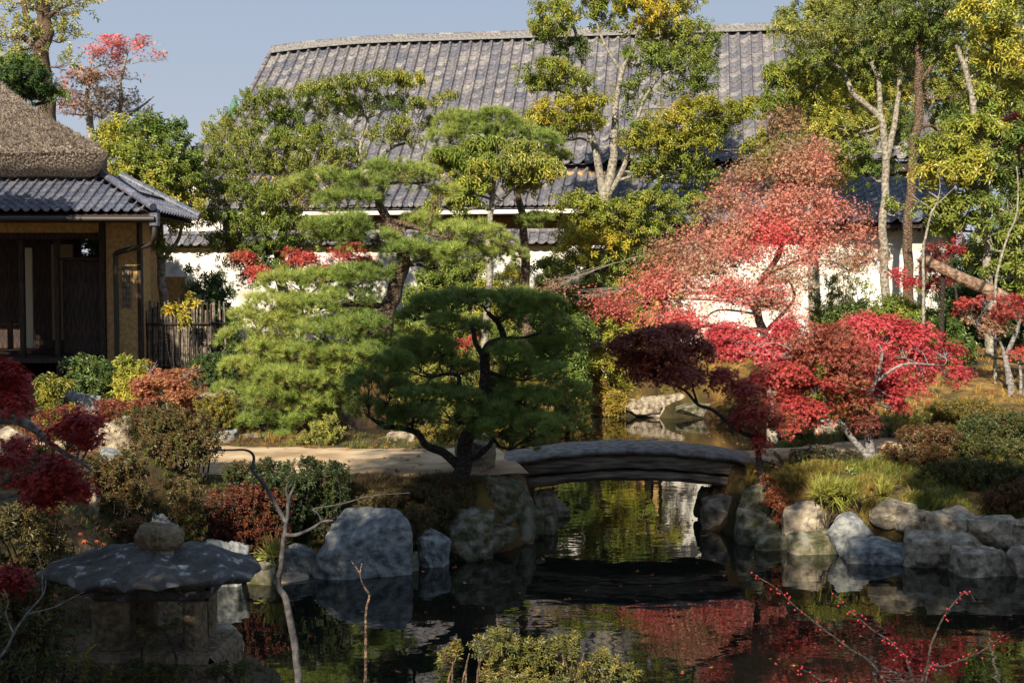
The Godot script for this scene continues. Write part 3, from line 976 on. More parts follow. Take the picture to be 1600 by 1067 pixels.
func capped_wall(called: String, label: String, x0: float, x1: float, zl: float, top: float, eave: float):
	var root := thing(called, Vector3(0, 0, -46), label, "wall")
	root.rotation.y = HALL_TURN
	rng.seed = 6
	var s := Shape.new()
	s.box(Vector3(x0, 1.2, zl - 0.16), Vector3(x1, eave - 0.02, zl + 0.16))
	put("plaster_wall", s.mesh(), M.white_plaster, root)
	var t := Shape.new()
	t.oriented(Transform3D(Basis(), Vector3((x0 + x1) / 2, eave - 0.04, zl + 0.24)), Vector3((x1 - x0) / 2 + 0.05, 0.035, 0.05), 0.01)
	put("eave_board", t.mesh(), M.bamboo_gold, root)
	var pan := tile_mesh(0.30, 0.2, 0.07)
	var n := int((x1 - x0) / 0.3)
	for side in [1.0, -1.0]:
		lay_tiles(root, "cap_tile", pan, n, 3, 0.3, func(c, r):
			var x: float = x0 + c * 0.3 if side > 0 else x0 + (c + 1) * 0.3
			var a := Vector3(x, lerpf(top - 0.14, eave + 0.04, r / 3.0), zl + side * lerpf(0.02, 0.5, r / 3.0))
			var b := Vector3(x, lerpf(top - 0.14, eave + 0.04, (r + 1) / 3.0), zl + side * lerpf(0.02, 0.5, (r + 1) / 3.0))
			var z := (b - a).normalized()
			var xx := Vector3(side, 0, 0)
			return Transform3D(Basis(xx, z.cross(xx).normalized(), z), a), [M.tile_0, M.tile_1, M.tile_2, M.tile_3], func(c, r): return side > 0)
	var core := Shape.new()
	core.quad(Vector3(x0, eave - 0.01, zl + 0.42), Vector3(x1, eave - 0.01, zl + 0.42), Vector3(x1, top - 0.18, zl), Vector3(x0, top - 0.18, zl))
	core.quad(Vector3(x1, eave - 0.01, zl - 0.42), Vector3(x0, eave - 0.01, zl - 0.42), Vector3(x0, top - 0.18, zl), Vector3(x1, top - 0.18, zl))
	put("cap_core", core.mesh(), M.tile_3, root)
	var cap := Shape.new()
	cap.tube(PackedVector3Array([Vector3(0, 0, 0), Vector3(0.39, 0, 0)]), PackedFloat32Array([0.085, 0.078]), 8)
	var cm := cap.mesh()
	for k in int((x1 - x0) / 0.4):
		var o := put("ridge_cap", cm, M["tile_%d" % (k % 3)], root)
		o.position = Vector3(x0 + k * 0.4, top - 0.09, zl)

func build_wing():
	# plastered side wing with a low tiled roof
	var root := thing("storehouse", Vector3(0, 0, -46), "white plastered storehouse with a low blue grey tile roof behind pale trunks", "building")
	root.rotation.y = HALL_TURN
	rng.seed = 7
	var s := Shape.new()
	s.box(Vector3(5.9, 1.2, 6.9), Vector3(14.1, 5.3, 8.6))
	put("wall", s.mesh(), M.white_plaster, root)
	var ends := Shape.new()
	ends.box(Vector3(14.11, 1.2, 8.3), Vector3(14.33, 5.2, 8.68))
	put("corner_post", ends.mesh(), M.dark_wood, root)
	var pan := tile_mesh(0.36, 0.30, 0.11)
	var low := func(x, v): return Vector3(x, 7.0 - 1.5 * v, 7.0 + 2.3 * v)
	lay_tiles(root, "roof_tile", pan, 25, 9, 0.36, func(c, r):
		var a: Vector3 = low.call(5.4 + c * 0.36, r / 9.0)
		var b: Vector3 = low.call(5.4 + c * 0.36, (r + 1) / 9.0)
		var z := (b - a).normalized()
		return Transform3D(Basis(Vector3.RIGHT, z.cross(Vector3.RIGHT).normalized(), z), a), [M.house_tile_0, M.house_tile_1, M.house_tile_2], func(c, r): return true)
	var core := Shape.new()
	core.quad(Vector3(5.4, 5.4, 9.24), Vector3(14.5, 5.4, 9.24), Vector3(14.5, 6.9, 6.95), Vector3(5.4, 6.9, 6.95))
	core.quad(Vector3(14.5, 5.32, 9.24), Vector3(5.4, 5.32, 9.24), Vector3(5.4, 5.32, 7.0), Vector3(14.5, 5.32, 7.0))
	core.quad(Vector3(5.4, 5.32, 9.24), Vector3(14.5, 5.32, 9.24), Vector3(14.5, 5.4, 9.24), Vector3(5.4, 5.4, 9.24))
	put("roof", core.mesh(), M.dark_wood, root)
	for k in 25:
		var raf := Shape.new()
		raf.box(Vector3(5.5 + k * 0.37, 5.24, 8.62), Vector3(5.57 + k * 0.37, 5.31, 9.2))
		put("rafter", raf.mesh(), M.dark_wood, root)
	# gate beside the wing
	var gate := thing("garden_gate", Vector3(0, 0, -46), "garden gate of dark posts with a golden bamboo door behind the maple", "gate")
	gate.rotation.y = HALL_TURN
	for x in [3.62, 4.22, 5.5]:
		var p := Shape.new()
		p.oriented(Transform3D(Basis(), Vector3(x, 3.1, 8.62)), Vector3(0.07, 1.75, 0.07), 0.012)
		put("gate_post", p.mesh(), M.dark_wood, gate)
	var lint := Shape.new()
	lint.oriented(Transform3D(Basis(), Vector3(4.56, 4.72, 8.62)), Vector3(1.2, 0.08, 0.09), 0.012)
	put("lintel", lint.mesh(), M.dark_wood, gate)
	for k in 16:
		var b := Shape.new()
		b.tube(PackedVector3Array([Vector3(0, 1.7, 0), Vector3(0, 4.4, 0)]), PackedFloat32Array([0.032, 0.03]), 7)
		var o := put("bamboo_pole", b.mesh(), M.bamboo_gold, gate)
		o.position = Vector3(4.36 + k * 0.066, 0, 8.6)
	var back := Shape.new()
	back.box(Vector3(2.9, 1.2, 8.02), Vector3(4.35, 4.9, 8.3))
	put("plaster_panel", back.mesh(), M.white_plaster, gate)

func build_pagoda():
	# a far small hall with a pyramid roof and a bronze finial
	var c := at(367, 300, 62.0)
	var root := thing("far_pavilion", Vector3(c.x, 2, c.z), "small far hall with grey pyramid roof and green bronze finial", "building")
	var apex := at(366, 186, 62.0) - root.position
	var he := 3.9
	var eave := at(367, 262, 62.0).y - 2.0
	var s := Shape.new()
	var rolls := Shape.new()
	for k in 4:
		var a := k * PI / 2 + 0.35
		var p := Vector3(cos(a) * he * 1.35, eave, sin(a) * he * 1.35)
		var q := Vector3(cos(a + PI / 2) * he * 1.35, eave, sin(a + PI / 2) * he * 1.35)
		var top := Vector3(apex.x, apex.y, apex.z)
		var pts := []
		for r in 8:
			for u in 9:
				var e := p.lerp(q, u / 8.0)
				var v := r / 7.0
				var w := top.lerp(e, v)
				w.y -= 0.35 * sin(PI * v)
				pts.append(w)
		s.grid(pts, 9, 8)
		for u in 23:
			var e := p.lerp(q, (u + 0.5) / 23.0)
			var line := PackedVector3Array()
			var from := absf((u + 0.5) / 23.0 - 0.5) * 2.0
			for r in 6:
				var v := lerpf(from, 1.0, r / 5.0)
				var foot := p.lerp(q, clampf(0.5 + ((u + 0.5) / 23.0 - 0.5) / maxf(v, 0.02), 0, 1))
				var w := top.lerp(foot, v)
				w.y -= 0.35 * sin(PI * v) - 0.03
				line.append(w)
			rolls.tube(line, taper(6, 0.07, 0.07), 5, false)
		var hip := PackedVector3Array()
		for r in 8:
			var w := top.lerp(p, r / 7.0)
			w.y -= 0.35 * sin(PI * r / 7.0) - 0.06
			hip.append(w)
		var hs := Shape.new()
		hs.tube(hip, taper(8, 0.13, 0.15), 7)
		put("hip_ridge", hs.mesh(), M.tile_0, root)
	put("roof", s.mesh(), M.tile_0, root)
	tag(put("tile_rolls", rolls.mesh(), M.house_tile_1, root), "", "", "", "stuff")
	var body := Shape.new()
	body.box(Vector3(-he * 0.7, 0, -he * 0.7), Vector3(he * 0.7, eave, he * 0.7))
	put("wall", body.mesh(), M.white_plaster, root)
	var fin := Shape.new()
	var prof := [[0.0, 0.55], [0.35, 0.55], [0.36, 0.42], [0.55, 0.42], [0.6, 0.22], [0.68, 0.3], [0.78, 0.2], [0.84, 0.26], [0.96, 0.2], [1.0, 0.13], [1.08, 0.16], [1.2, 0.1], [1.3, 0.02]]
	var fp := PackedVector3Array()
	var fr := PackedFloat32Array()
	for q in prof:
		fp.append(apex + Vector3(0, q[0] - 0.2, 0))
		fr.append(q[1])
	fin.tube(fp, fr, 12)
	put("finial", fin.mesh(), M.bronze, root)

# ------------------------------------------------------------------ tea house
func build_house():
	var root := thing("tea_house", Vector3(-12, 1.5, -28), "tea house with thatched upper roof, grey tiled pent roof and ochre walls", "house")
	rng.seed = 8
	var o := Vector3(12, -1.5, 28)
	# thatch: four slopes with a thick cut edge
	var rim_y := 6.5
	var lo_y := 6.0
	var X1 := -8.5
	var Z1 := -25.7
	var X0 := -22.0
	var Z0 := -36.0
	var ridge_z := -30.85
	var top := rim_y + 0.56 * (Z1 - ridge_z)
	var slope := func(name_: String, a: Vector3, b: Vector3, c: Vector3, d: Vector3, ny: int, nx: int):
		var p := []
		for r in ny:
			for k in nx:
				var u := float(k) / (nx - 1)
				var v := float(r) / (ny - 1)
				var q: Vector3 = a.lerp(b, u).lerp(d.lerp(c, u), v)
				q.y += 0.05 * noise.get_noise_3dv(q * 3.0) + 0.028 * fine.get_noise_3dv(q * 6.0) - 0.16 * sin(PI * v)
				q.y -= 0.06 * smoothstep(0.93, 1.0, v)
				p.append(q + o)
		var s := Shape.new()
		s.grid(p, nx, ny)
		put(name_, s.mesh(), M.thatch, root)
	var rl := Vector3(X0 + 5.0, top, ridge_z)
	var rr := Vector3(X1 - 5.15, top, ridge_z)
	var c1 := Vector3(X1, rim_y, Z1)
	var c0 := Vector3(X0, rim_y, Z1)
	var b1 := Vector3(X1 - 3.5, rim_y, Z0)
	var b0 := Vector3(X0, rim_y, Z0)
	slope.call("thatch_slope", rl, rr, c1, c0, 40, 70)
	slope.call("thatch_slope", rr, rr + Vector3(0, 0, -0.05), b1, c1, 40, 40)
	slope.call("thatch_slope", rr, rl, b0, b1, 14, 20)
	slope.call("thatch_slope", rl, rl + Vector3(0, 0, 0.05), c0, b0, 14, 20)
	var k1 := Vector3(X1 - 0.75, lo_y, Z1 - 0.85)
	var k0 := Vector3(X0, lo_y, Z1 - 0.85)
	var kb := Vector3(X1 - 4.1, lo_y, Z0 + 0.85)
	slope.call("thatch_edge", c0 - Vector3(0, 0.06, 0), c1 - Vector3(0, 0.06, 0), k1, k0, 8, 60)
	slope.call("thatch_edge", c1 - Vector3(0, 0.06, 0), b1 - Vector3(0, 0.06, 0), kb, k1, 8, 40)
	var und := Shape.new()
	und.quad(k0 + o, k1 + o, kb + o, Vector3(X0, lo_y, Z0 + 0.85) + o)
	put("eave_ceiling", und.mesh(), M.dark_wood, root)
	# cut straw ends standing out of the thatch
	start_leaves()
	var straw := [lin(108, 92, 80), lin(160, 144, 128), lin(182, 168, 150), lin(82, 66, 56)]
	for k in 26000:
		var u := rng.randf()
		var v := sqrt(rng.randf())
		var q := rl.lerp(rr, u).lerp(c0.lerp(c1, u), v)
		if q.x < -14.5: continue
		q.y += 0.05 * noise.get_noise_3dv(q * 3.0) - 0.16 * sin(PI * v) - 0.06 * smoothstep(0.93, 1.0, v)
		drop(q, Vector3(0, 0.75, 0.9) + Vector3(rng.randf_range(-0.4, 0.4), 0, rng.randf_range(-0.3, 0.3)), rng.randf_range(0.6, 1.2), straw[rng.randi() % 4])
	crown(root, "straw", "straw_ends")
	# pent roof of tile
	var ez := -24.95
	var ey := 5.12
	var ix := -9.15
	var ex := -7.35
	var iz := -26.75
	var iy := 6.12
	var mesh := tile_mesh(0.205, 0.2, 0.06)
	var hm := [M.house_tile_0, M.house_tile_1, M.house_tile_2]
	var rows := 10
	var front := func(c, r):
		var x: float = ex - (c + 1) * 0.205
		var v := float(r) / rows
		var edge := lerpf(ix, ex, v)
		if x + 0.1 > edge: return null
		if x < -12.4: return null
		var a := Vector3(x, lerpf(iy, ey, v) + 0.06 * v * v, lerpf(iz, ez, v))
		var w := v + 1.0 / rows
		var b := Vector3(x, lerpf(iy, ey, w) + 0.06 * w * w, lerpf(iz, ez, w))
		var z := (b - a).normalized()
		return Transform3D(Basis(Vector3.RIGHT, z.cross(Vector3.RIGHT).normalized(), z * ((b - a).length() / 0.2)), a + o)
	lay_tiles(root, "pent_tile", mesh, 26, rows, 0.205, front, hm, func(c, r): return true)
	var back_z := -28.5
	var side := func(c, r):
		var z0: float = ez - c * 0.205
		var v := float(r) / rows
		if z0 > lerpf(iz, ez, v) + 0.05 or z0 < back_z: return null
		var a := Vector3(lerpf(ix, ex, v), lerpf(iy, ey, v) + 0.06 * v * v, z0)
		var w := v + 1.0 / rows
		var b := Vector3(lerpf(ix, ex, w), lerpf(iy, ey, w) + 0.06 * w * w, z0)
		var z := (b - a).normalized()
		var xx := Vector3(0, 0, -1)
		return Transform3D(Basis(xx, z.cross(xx).normalized(), z * ((b - a).length() / 0.2)), a + o)
	lay_tiles(root, "side_tile", mesh, 18, rows, 0.205, side, hm, func(c, r): return true)
	var sheath := Shape.new()
	var dn := Vector3(0, -0.06, 0) + o
	sheath.quad(Vector3(-22, ey, ez) + dn, Vector3(ex, ey, ez) + dn, Vector3(ix, iy, iz) + dn, Vector3(-22, iy, iz) + dn)
	sheath.quad(Vector3(ex, ey, ez) + dn, Vector3(ex, ey, back_z) + dn, Vector3(ix, iy, back_z) + dn, Vector3(ix, iy, iz) + dn)
	put("pent_roof", sheath.mesh(), M.dark_wood, root)
	var far_tiles := Shape.new()
	far_tiles.quad(Vector3(-22, ey, ez) + o, Vector3(-12.4, ey, ez) + o, Vector3(-12.4, iy, iz) + o, Vector3(-22, iy, iz) + o)
	put("pent_roof_far", far_tiles.mesh(), M.house_tile_0, root)
	for e in [[Vector3(ix, iy + 0.1, iz), Vector3(ex, ey + 0.14, ez + 0.02), 0.085], [Vector3(ix, iy + 0.1, back_z), Vector3(ex + 0.02, ey + 0.16, back_z), 0.11]]:
		var n := 7
		for k in n:
			var a: Vector3 = e[0].lerp(e[1], k / float(n))
			var b: Vector3 = e[0].lerp(e[1], (k + 1.06) / float(n))
			var t := Shape.new()
			t.tube(PackedVector3Array([a + o, b + o]), PackedFloat32Array([e[2] * 0.92, e[2]]), 10)
			put("hip_tile", t.mesh(), hm[k % 3], root)
	# gutter and downpipe
	var gut := Shape.new()
	gut.tube(PackedVector3Array([Vector3(-22, ey - 0.09, ez + 0.06) + o, Vector3(ex + 0.05, ey - 0.11, ez + 0.06) + o]), PackedFloat32Array([0.055, 0.055]), 8)
	put("gutter", gut.mesh(), M.iron, root)
	var hop := Shape.new()
	hop.oriented(Transform3D(Basis(), Vector3(ex + 0.02, ey - 0.12, ez - 0.05) + o), Vector3(0.09, 0.14, 0.09), 0.02)
	put("rain_hopper", hop.mesh(), M.house_tile_2, root)
	var dp := Shape.new()
	dp.tube(spline([Vector3(ex + 0.02, ey - 0.2, ez - 0.05) + o, Vector3(ex - 0.02, ey - 0.5, ez - 0.1) + o, Vector3(-7.6, ey - 0.62, -25.5) + o, Vector3(-8.45, ey - 0.76, -26.12) + o, Vector3(-8.52, ey - 0.95, -26.16) + o, Vector3(-8.52, 3.5, -26.16) + o, Vector3(-8.52, 1.5, -26.16) + o], 4), taper(25, 0.055, 0.055), 9)
	put("downpipe", dp.mesh(), M.iron, root)
	# walls and frame
	var bx := func(called, lo: Vector3, hi: Vector3, m):
		var s := Shape.new()
		s.oriented(Transform3D(Basis(), (lo + hi) * 0.5 + o), (hi - lo) * 0.5, 0.008)
		return put(called, s.mesh(), m, root)
	bx.call("wall_panel", Vector3(-8.78, 1.4, -26.42), Vector3(-8.1, 5.6, -26.3), M.ochre_plaster)
	bx.call("side_wall", Vector3(-8.22, 1.4, -27.3), Vector3(-8.105, 5.6, -26.43), M.ochre_plaster)
	bx.call("lintel_wall", Vector3(-22, 4.78, -26.42), Vector3(-8.9, 5.6, -26.3), M.ochre_plaster)
	bx.call("lintel", Vector3(-22, 4.66, -26.44), Vector3(-8.9, 4.77, -26.24), M.dark_wood)
	bx.call("corner_post", Vector3(-8.9, 1.4, -26.46), Vector3(-8.79, 5.6, -26.22), M.dark_wood)
	bx.call("corner_post", Vector3(-8.1, 1.4, -26.46), Vector3(-8.02, 5.4, -26.28), M.dark_wood)
	for x in [-9.86, -10.62, -11.3, -12.4]:
		bx.call("post", Vector3(x - 0.05, 2.0, -26.42), Vector3(x + 0.05, 4.65, -26.3), M.dark_wood)
	bx.call("sliding_board", Vector3(-9.78, 2.15, -26.5), Vector3(-8.92, 4.2, -26.46), M.dark_wood)
	bx.call("transom_bar", Vector3(-9.8, 4.2, -26.44), Vector3(-8.92, 4.26, -26.36), M.dark_wood)
	bx.call("veranda_floor", Vector3(-22, 2.02, -27.6), Vector3(-9.3, 2.1, -25.55), M.dark_wood)
	for x in [-9.6, -11.2, -12.9]:
		bx.call("veranda_post", Vector3(x - 0.05, 1.3, -25.75), Vector3(x + 0.05, 2.01, -25.65), M.dark_wood)
	bx.call("inner_floor", Vector3(-22, 2.1, -32), Vector3(-8.3, 2.18, -27.62), M.dark_wood)
	bx.call("ceiling", Vector3(-22, 5.62, -32), Vector3(-8.12, 5.7, -26.3), M.dark_wood)
	bx.call("back_wall", Vector3(-22, 1.4, -32.1), Vector3(-11.4, 5.6, -32.0), M.ochre_plaster)
	bx.call("back_wall", Vector3(-11.4, 1.4, -32.1), Vector3(-8.6, 3.9, -32.0), M.ochre_plaster)
	bx.call("rear_side_wall", Vector3(-9.25, 1.4, -32.0), Vector3(-9.15, 5.6, -27.3), M.ochre_plaster)
	bx.call("return_wall", Vector3(-9.14, 1.4, -27.42), Vector3(-8.23, 5.6, -27.31), M.ochre_plaster)
	bx.call("outer_wall", Vector3(-22.1, 1.4, -32.1), Vector3(-22.0, 5.6, -26.3), M.ochre_plaster)
	bx.call("paper_screen", Vector3(-11.05, 2.25, -27.3), Vector3(-10.75, 4.5, -27.25), M.paper)
	bx.call("paper_screen", Vector3(-10.55, 2.4, -27.9), Vector3(-10.05, 4.6, -27.85), M.shoji)
	bx.call("inner_partition", Vector3(-13.5, 2.2, -28.3), Vector3(-10.0, 5.6, -28.2), M.dark_wood)
	bx.call("eave_rafter_board", Vector3(-22, 5.0, -26.2), Vector3(-7.6, 5.04, -25.0), M.dark_wood)
	# lattice window, slightly proud of the plaster
	var win := Node3D.new()
	win.name = "lattice_window"
	root.add_child(win)
	var wc := Vector3(-8.33, 3.62, -26.29) + o
	var rec := Shape.new()
	rec.oriented(Transform3D(Basis(), wc), Vector3(0.11, 0.44, 0.006), 0.0)
	put("pane", rec.mesh(), M.shoji, win)
	for k in 3:
		var s := Shape.new()
		s.oriented(Transform3D(Basis(), wc + Vector3(-0.06 + k * 0.06, 0, 0.02)), Vector3(0.008, 0.44, 0.008), 0.0)
		put("bar", s.mesh(), M.bamboo_old, win)
	for k in 7:
		var s := Shape.new()
		s.oriented(Transform3D(Basis(), wc + Vector3(0, -0.38 + k * 0.127, 0.032)), Vector3(0.11, 0.008, 0.008), 0.0)
		put("bar", s.mesh(), M.bamboo_old, win)
	# brushwood fence
	var f := thing("brushwood_fence", Vector3(-7.4, 1.45, -26.9), "weathered fence of upright brushwood stakes beside the tea house", "fence")
	for k in 50:
		var s := Shape.new()
		var h := 1.75 + rng.randf_range(-0.14, 0.18)
		s.tube(PackedVector3Array([Vector3(0, -0.2, 0), Vector3(rng.randf_range(-0.02, 0.02), h * 0.5, 0), Vector3(rng.randf_range(-0.04, 0.04), h, 0)]), PackedFloat32Array([0.027, 0.026, 0.02]), 6)
		var q := put("stake", s.mesh(), M.bamboo_old if k % 3 else M.dark_wood, f)
		q.position = Vector3(-0.92 + k * 0.04, 0, rng.randf_range(-0.02, 0.02))
	for y in [0.4, 1.35]:
		var s := Shape.new()
		s.tube(PackedVector3Array([Vector3(-0.95, y, 0.05), Vector3(1.05, y + 0.02, 0.05)]), PackedFloat32Array([0.026, 0.024]), 7)
		put("rail", s.mesh(), M.dark_wood, f)

# ------------------------------------------------------------------ bridge and lantern
func build_bridge():
	var root := thing("arched_bridge", Vector3(1.8, 0, -18.6), "low arched bridge of stone slab and weathered beams over the pond", "bridge")
	var x0 := -0.35
	var x1 := 3.95
	var sheet := func(called, top_f: Callable, bot_f: Callable, za: float, zb: float, m, rough: float):
		var n := 30
		var s := Shape.new()
		var ring := []
		for k in n + 1:
			var x := lerpf(x0, x1, k / float(n))
			var t: float = top_f.call(x)
			var b: float = bot_f.call(x)
			var r := minf(0.05, (t - b) * 0.4)
			var row := [Vector3(x, b, zb), Vector3(x, b, za - r), Vector3(x, b + r, za), Vector3(x, (t + b) * 0.5, za), Vector3(x, t - r, za), Vector3(x, t, za - r), Vector3(x, t, lerpf(za, zb, 0.3)), Vector3(x, t, lerpf(za, zb, 0.6)), Vector3(x, t, zb + r), Vector3(x, t - r, zb), Vector3(x, b, zb)]
			for q in row:
				q += Vector3(0, fine.get_noise_3dv(q * 5.0) * rough, noise.get_noise_3dv(q * 6.0) * rough)
				ring.append(q - root.position)
		s.grid(ring, 11, n + 1)
		for e in [0, n]:
			var c := PackedVector3Array()
			for j in 10: c.append(ring[e * 11 + j])
			for j in range(1, 9):
				if e == 0: s.tri(c[0], c[j], c[j + 1])
				else: s.tri(c[0], c[j + 1], c[j])
		return put(called, s.mesh(), m, root)
	var arch := func(x): return 1.0 - pow((x - 1.8) / 2.15, 2.0)
	sheet.call("deck", func(x): return 0.96 + 0.25 * arch.call(x), func(x): return 0.86 + 0.245 * arch.call(x), -18.05, -19.15, M.bridge_deck, 0.025)
	sheet.call("upper_beam", func(x): return 0.852 + 0.245 * arch.call(x), func(x): return 0.66 + 0.21 * arch.call(x), -18.16, -19.05, M.bridge_wood, 0.02)
	sheet.call("lower_beam", func(x): return 0.63 + 0.21 * arch.call(x), func(x): return 0.46 + 0.26 * arch.call(x), -18.13, -18.5, M.bridge_wood, 0.025)
	sheet.call("lower_beam", func(x): return 0.63 + 0.21 * arch.call(x), func(x): return 0.46 + 0.26 * arch.call(x), -18.75, -19.05, M.bridge_wood, 0.025)
	for x in [-0.1, 3.3]:
		var s := Shape.new()
		s.oriented(Transform3D(Basis(), Vector3(x, 0.3, -18.6) - root.position), Vector3(0.2, 0.2, 0.42), 0.03)
		put("bearing_block", s.mesh(), M.stone_warm, root)

func build_lantern():
	var c := at(235, 1020, 9.8)
	c.y = 0.52
	var root := thing("stone_lantern", c, "old stone lantern with a wide lichen spotted cap on the near shore", "lantern")
	var mk := func(called, ctr: Vector3, r: Vector3, sd: int, blocky: float, m):
		var q := put(called, rock_mesh(r, sd, blocky), m, root)
		q.position = ctr
		return q
	var px := 9.8 / FOCAL
	# lower slab
	var slab := Shape.new()
	slab.oriented(Transform3D(Basis(Vector3.UP, -0.06), Vector3(0.02, 0.1, 0.02)), Vector3(0.63, 0.14, 0.42), 0.045)
	put("base_slab", slab.mesh(), M.lantern_leg, root)
	# two broad legs, back panel and a sill
	for q in [[-0.26, 0.145, 0.10], [0.385, 0.07, 0.0]]:
		var s := Shape.new()
		s.oriented(Transform3D(Basis(Vector3.UP, q[2]), Vector3(q[0], 0.46, 0.1)), Vector3(q[1], 0.27, 0.15), 0.035)
		put("leg", s.mesh(), M.lantern_leg, root)
	var bk := Shape.new()
	bk.oriented(Transform3D(Basis(), Vector3(-0.16, 0.46, -0.26)), Vector3(0.13, 0.27, 0.1), 0.03)
	put("leg", bk.mesh(), M.lantern_leg, root)
	var bk2 := Shape.new()
	bk2.oriented(Transform3D(Basis(), Vector3(0.36, 0.46, -0.26)), Vector3(0.1, 0.27, 0.1), 0.03)
	put("leg", bk2.mesh(), M.lantern_leg, root)
	var lint := Shape.new()
	lint.oriented(Transform3D(Basis(), Vector3(0.09, 0.69, -0.06)), Vector3(0.46, 0.06, 0.36), 0.03)
	put("fire_box_top", lint.mesh(), M.lantern_stone, root)
	# cap
	var cap := []
	var prof := [[0.0, -0.05], [0.45, -0.05], [0.80, -0.02], [0.93, 0.0], [0.985, 0.02], [1.0, 0.04], [0.975, 0.065], [0.86, 0.10], [0.66, 0.145], [0.45, 0.18], [0.25, 0.2], [0.0, 0.205]]
	for k in 65:
		var a := TAU * k / 64.0
		for j in prof.size():
			var wob := 1.0 + 0.05 * sin(a * 2.0 + 1.0) + 0.035 * sin(a * 5.0) + 0.02 * sin(a * 9.0 + 2.0)
			var w := Vector3(cos(a) * prof[j][0] * 0.83 * wob, prof[j][1], sin(a) * prof[j][0] * 0.72 * wob)
			var amp := 0.03 if prof[j][0] > 0.1 and k < 64 else 0.0
			var key: Vector3 = Vector3(cos(a), 0, sin(a)) * float(prof[j][0])
			w.y += 0.06 * noise.get_noise_3dv(key * 9.0) * smoothstep(0.0, 0.3, prof[j][0]) - 0.05 * pow(1.0 - absf(noise.get_noise_3dv(key * 7.0 + Vector3(9, 3, 1))), 10.0) * smoothstep(0.2, 0.5, prof[j][0])
			w += Vector3(0, 0.018 * fine.get_noise_3dv(key * 9.0), 0)
			cap.append(w + Vector3(0.02, 0.80, 0))
	var cs := Shape.new()
	cs.grid(cap, prof.size(), 65)
	put("cap", cs.mesh(), M.lantern_stone, root)
	var jewel = mk.call("finial", Vector3(0.08, 1.07, 0.0), Vector3(0.175, 0.105, 0.15), 77, 1.06, M.lantern_leg)
	var j2 = mk.call("finial_tip", Vector3(-0.05, 0.065, -0.02), Vector3(0.11, 0.055, 0.09), 78, 1.06, M.lantern_leg)
	root.remove_child(j2)
	jewel.add_child(j2)
	mk.call("finial_seat", Vector3(0.06, 0.985, 0.0), Vector3(0.2, 0.04, 0.18), 79, 0.9, M.stone_moss)

# ------------------------------------------------------------------ planting
func palettes() -> Dictionary:
	return {
		"gold": [lin(128, 132, 48), lin(150, 146, 52), lin(172, 160, 56), lin(190, 168, 60)],
		"goldgreen": [lin(112, 126, 52), lin(132, 140, 58), lin(150, 150, 62), lin(172, 164, 68)],
		"green": [lin(86, 106, 48), lin(104, 120, 54), lin(120, 132, 58), lin(136, 142, 64)],
		"olive": [lin(106, 116, 56), lin(126, 132, 62), lin(144, 144, 70), lin(162, 158, 80)],
		"deep": [lin(54, 76, 42), lin(66, 88, 46), lin(80, 98, 50), lin(96, 110, 54)],
		"pine": [lin(96, 114, 48), lin(112, 128, 54), lin(128, 140, 60), lin(146, 152, 70)],
		"faded": [lin(166, 136, 104), lin(192, 138, 114), lin(206, 132, 116), lin(212, 114, 106)],
		"scarlet": [lin(188, 126, 108), lin(202, 112, 102), lin(212, 90, 88), lin(216, 72, 78)],
		"crimson": [lin(154, 56, 56), lin(178, 64, 66), lin(196, 74, 78), lin(206, 98, 98)],
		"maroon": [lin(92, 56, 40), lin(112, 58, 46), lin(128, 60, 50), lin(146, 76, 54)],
		"rust": [lin(116, 84, 46), lin(138, 86, 50), lin(152, 72, 54), lin(168, 62, 58)],
		"wine": [lin(112, 20, 34), lin(134, 24, 38), lin(150, 30, 42), lin(160, 46, 40)],
		"orange": [lin(140, 98, 66), lin(164, 112, 74), lin(180, 126, 84), lin(154, 92, 68)],
		"salmon": [lin(140, 118, 82), lin(164, 122, 94), lin(180, 114, 94), lin(190, 98, 86)],
		"redbush": [lin(150, 70, 58), lin(176, 72, 64), lin(190, 80, 70), lin(164, 92, 70)],
		"brown": [lin(92, 66, 40), lin(112, 76, 46), lin(98, 84, 44), lin(84, 80, 42)],
		"azalea": [lin(58, 68, 34), lin(72, 80, 38), lin(86, 86, 42), lin(100, 82, 46)],
		"azgold": [lin(104, 102, 46), lin(126, 118, 52), lin(146, 130, 58), lin(122, 98, 54)],
		"thin": [lin(150, 152, 80), lin(168, 160, 84), lin(132, 140, 76)],
	}

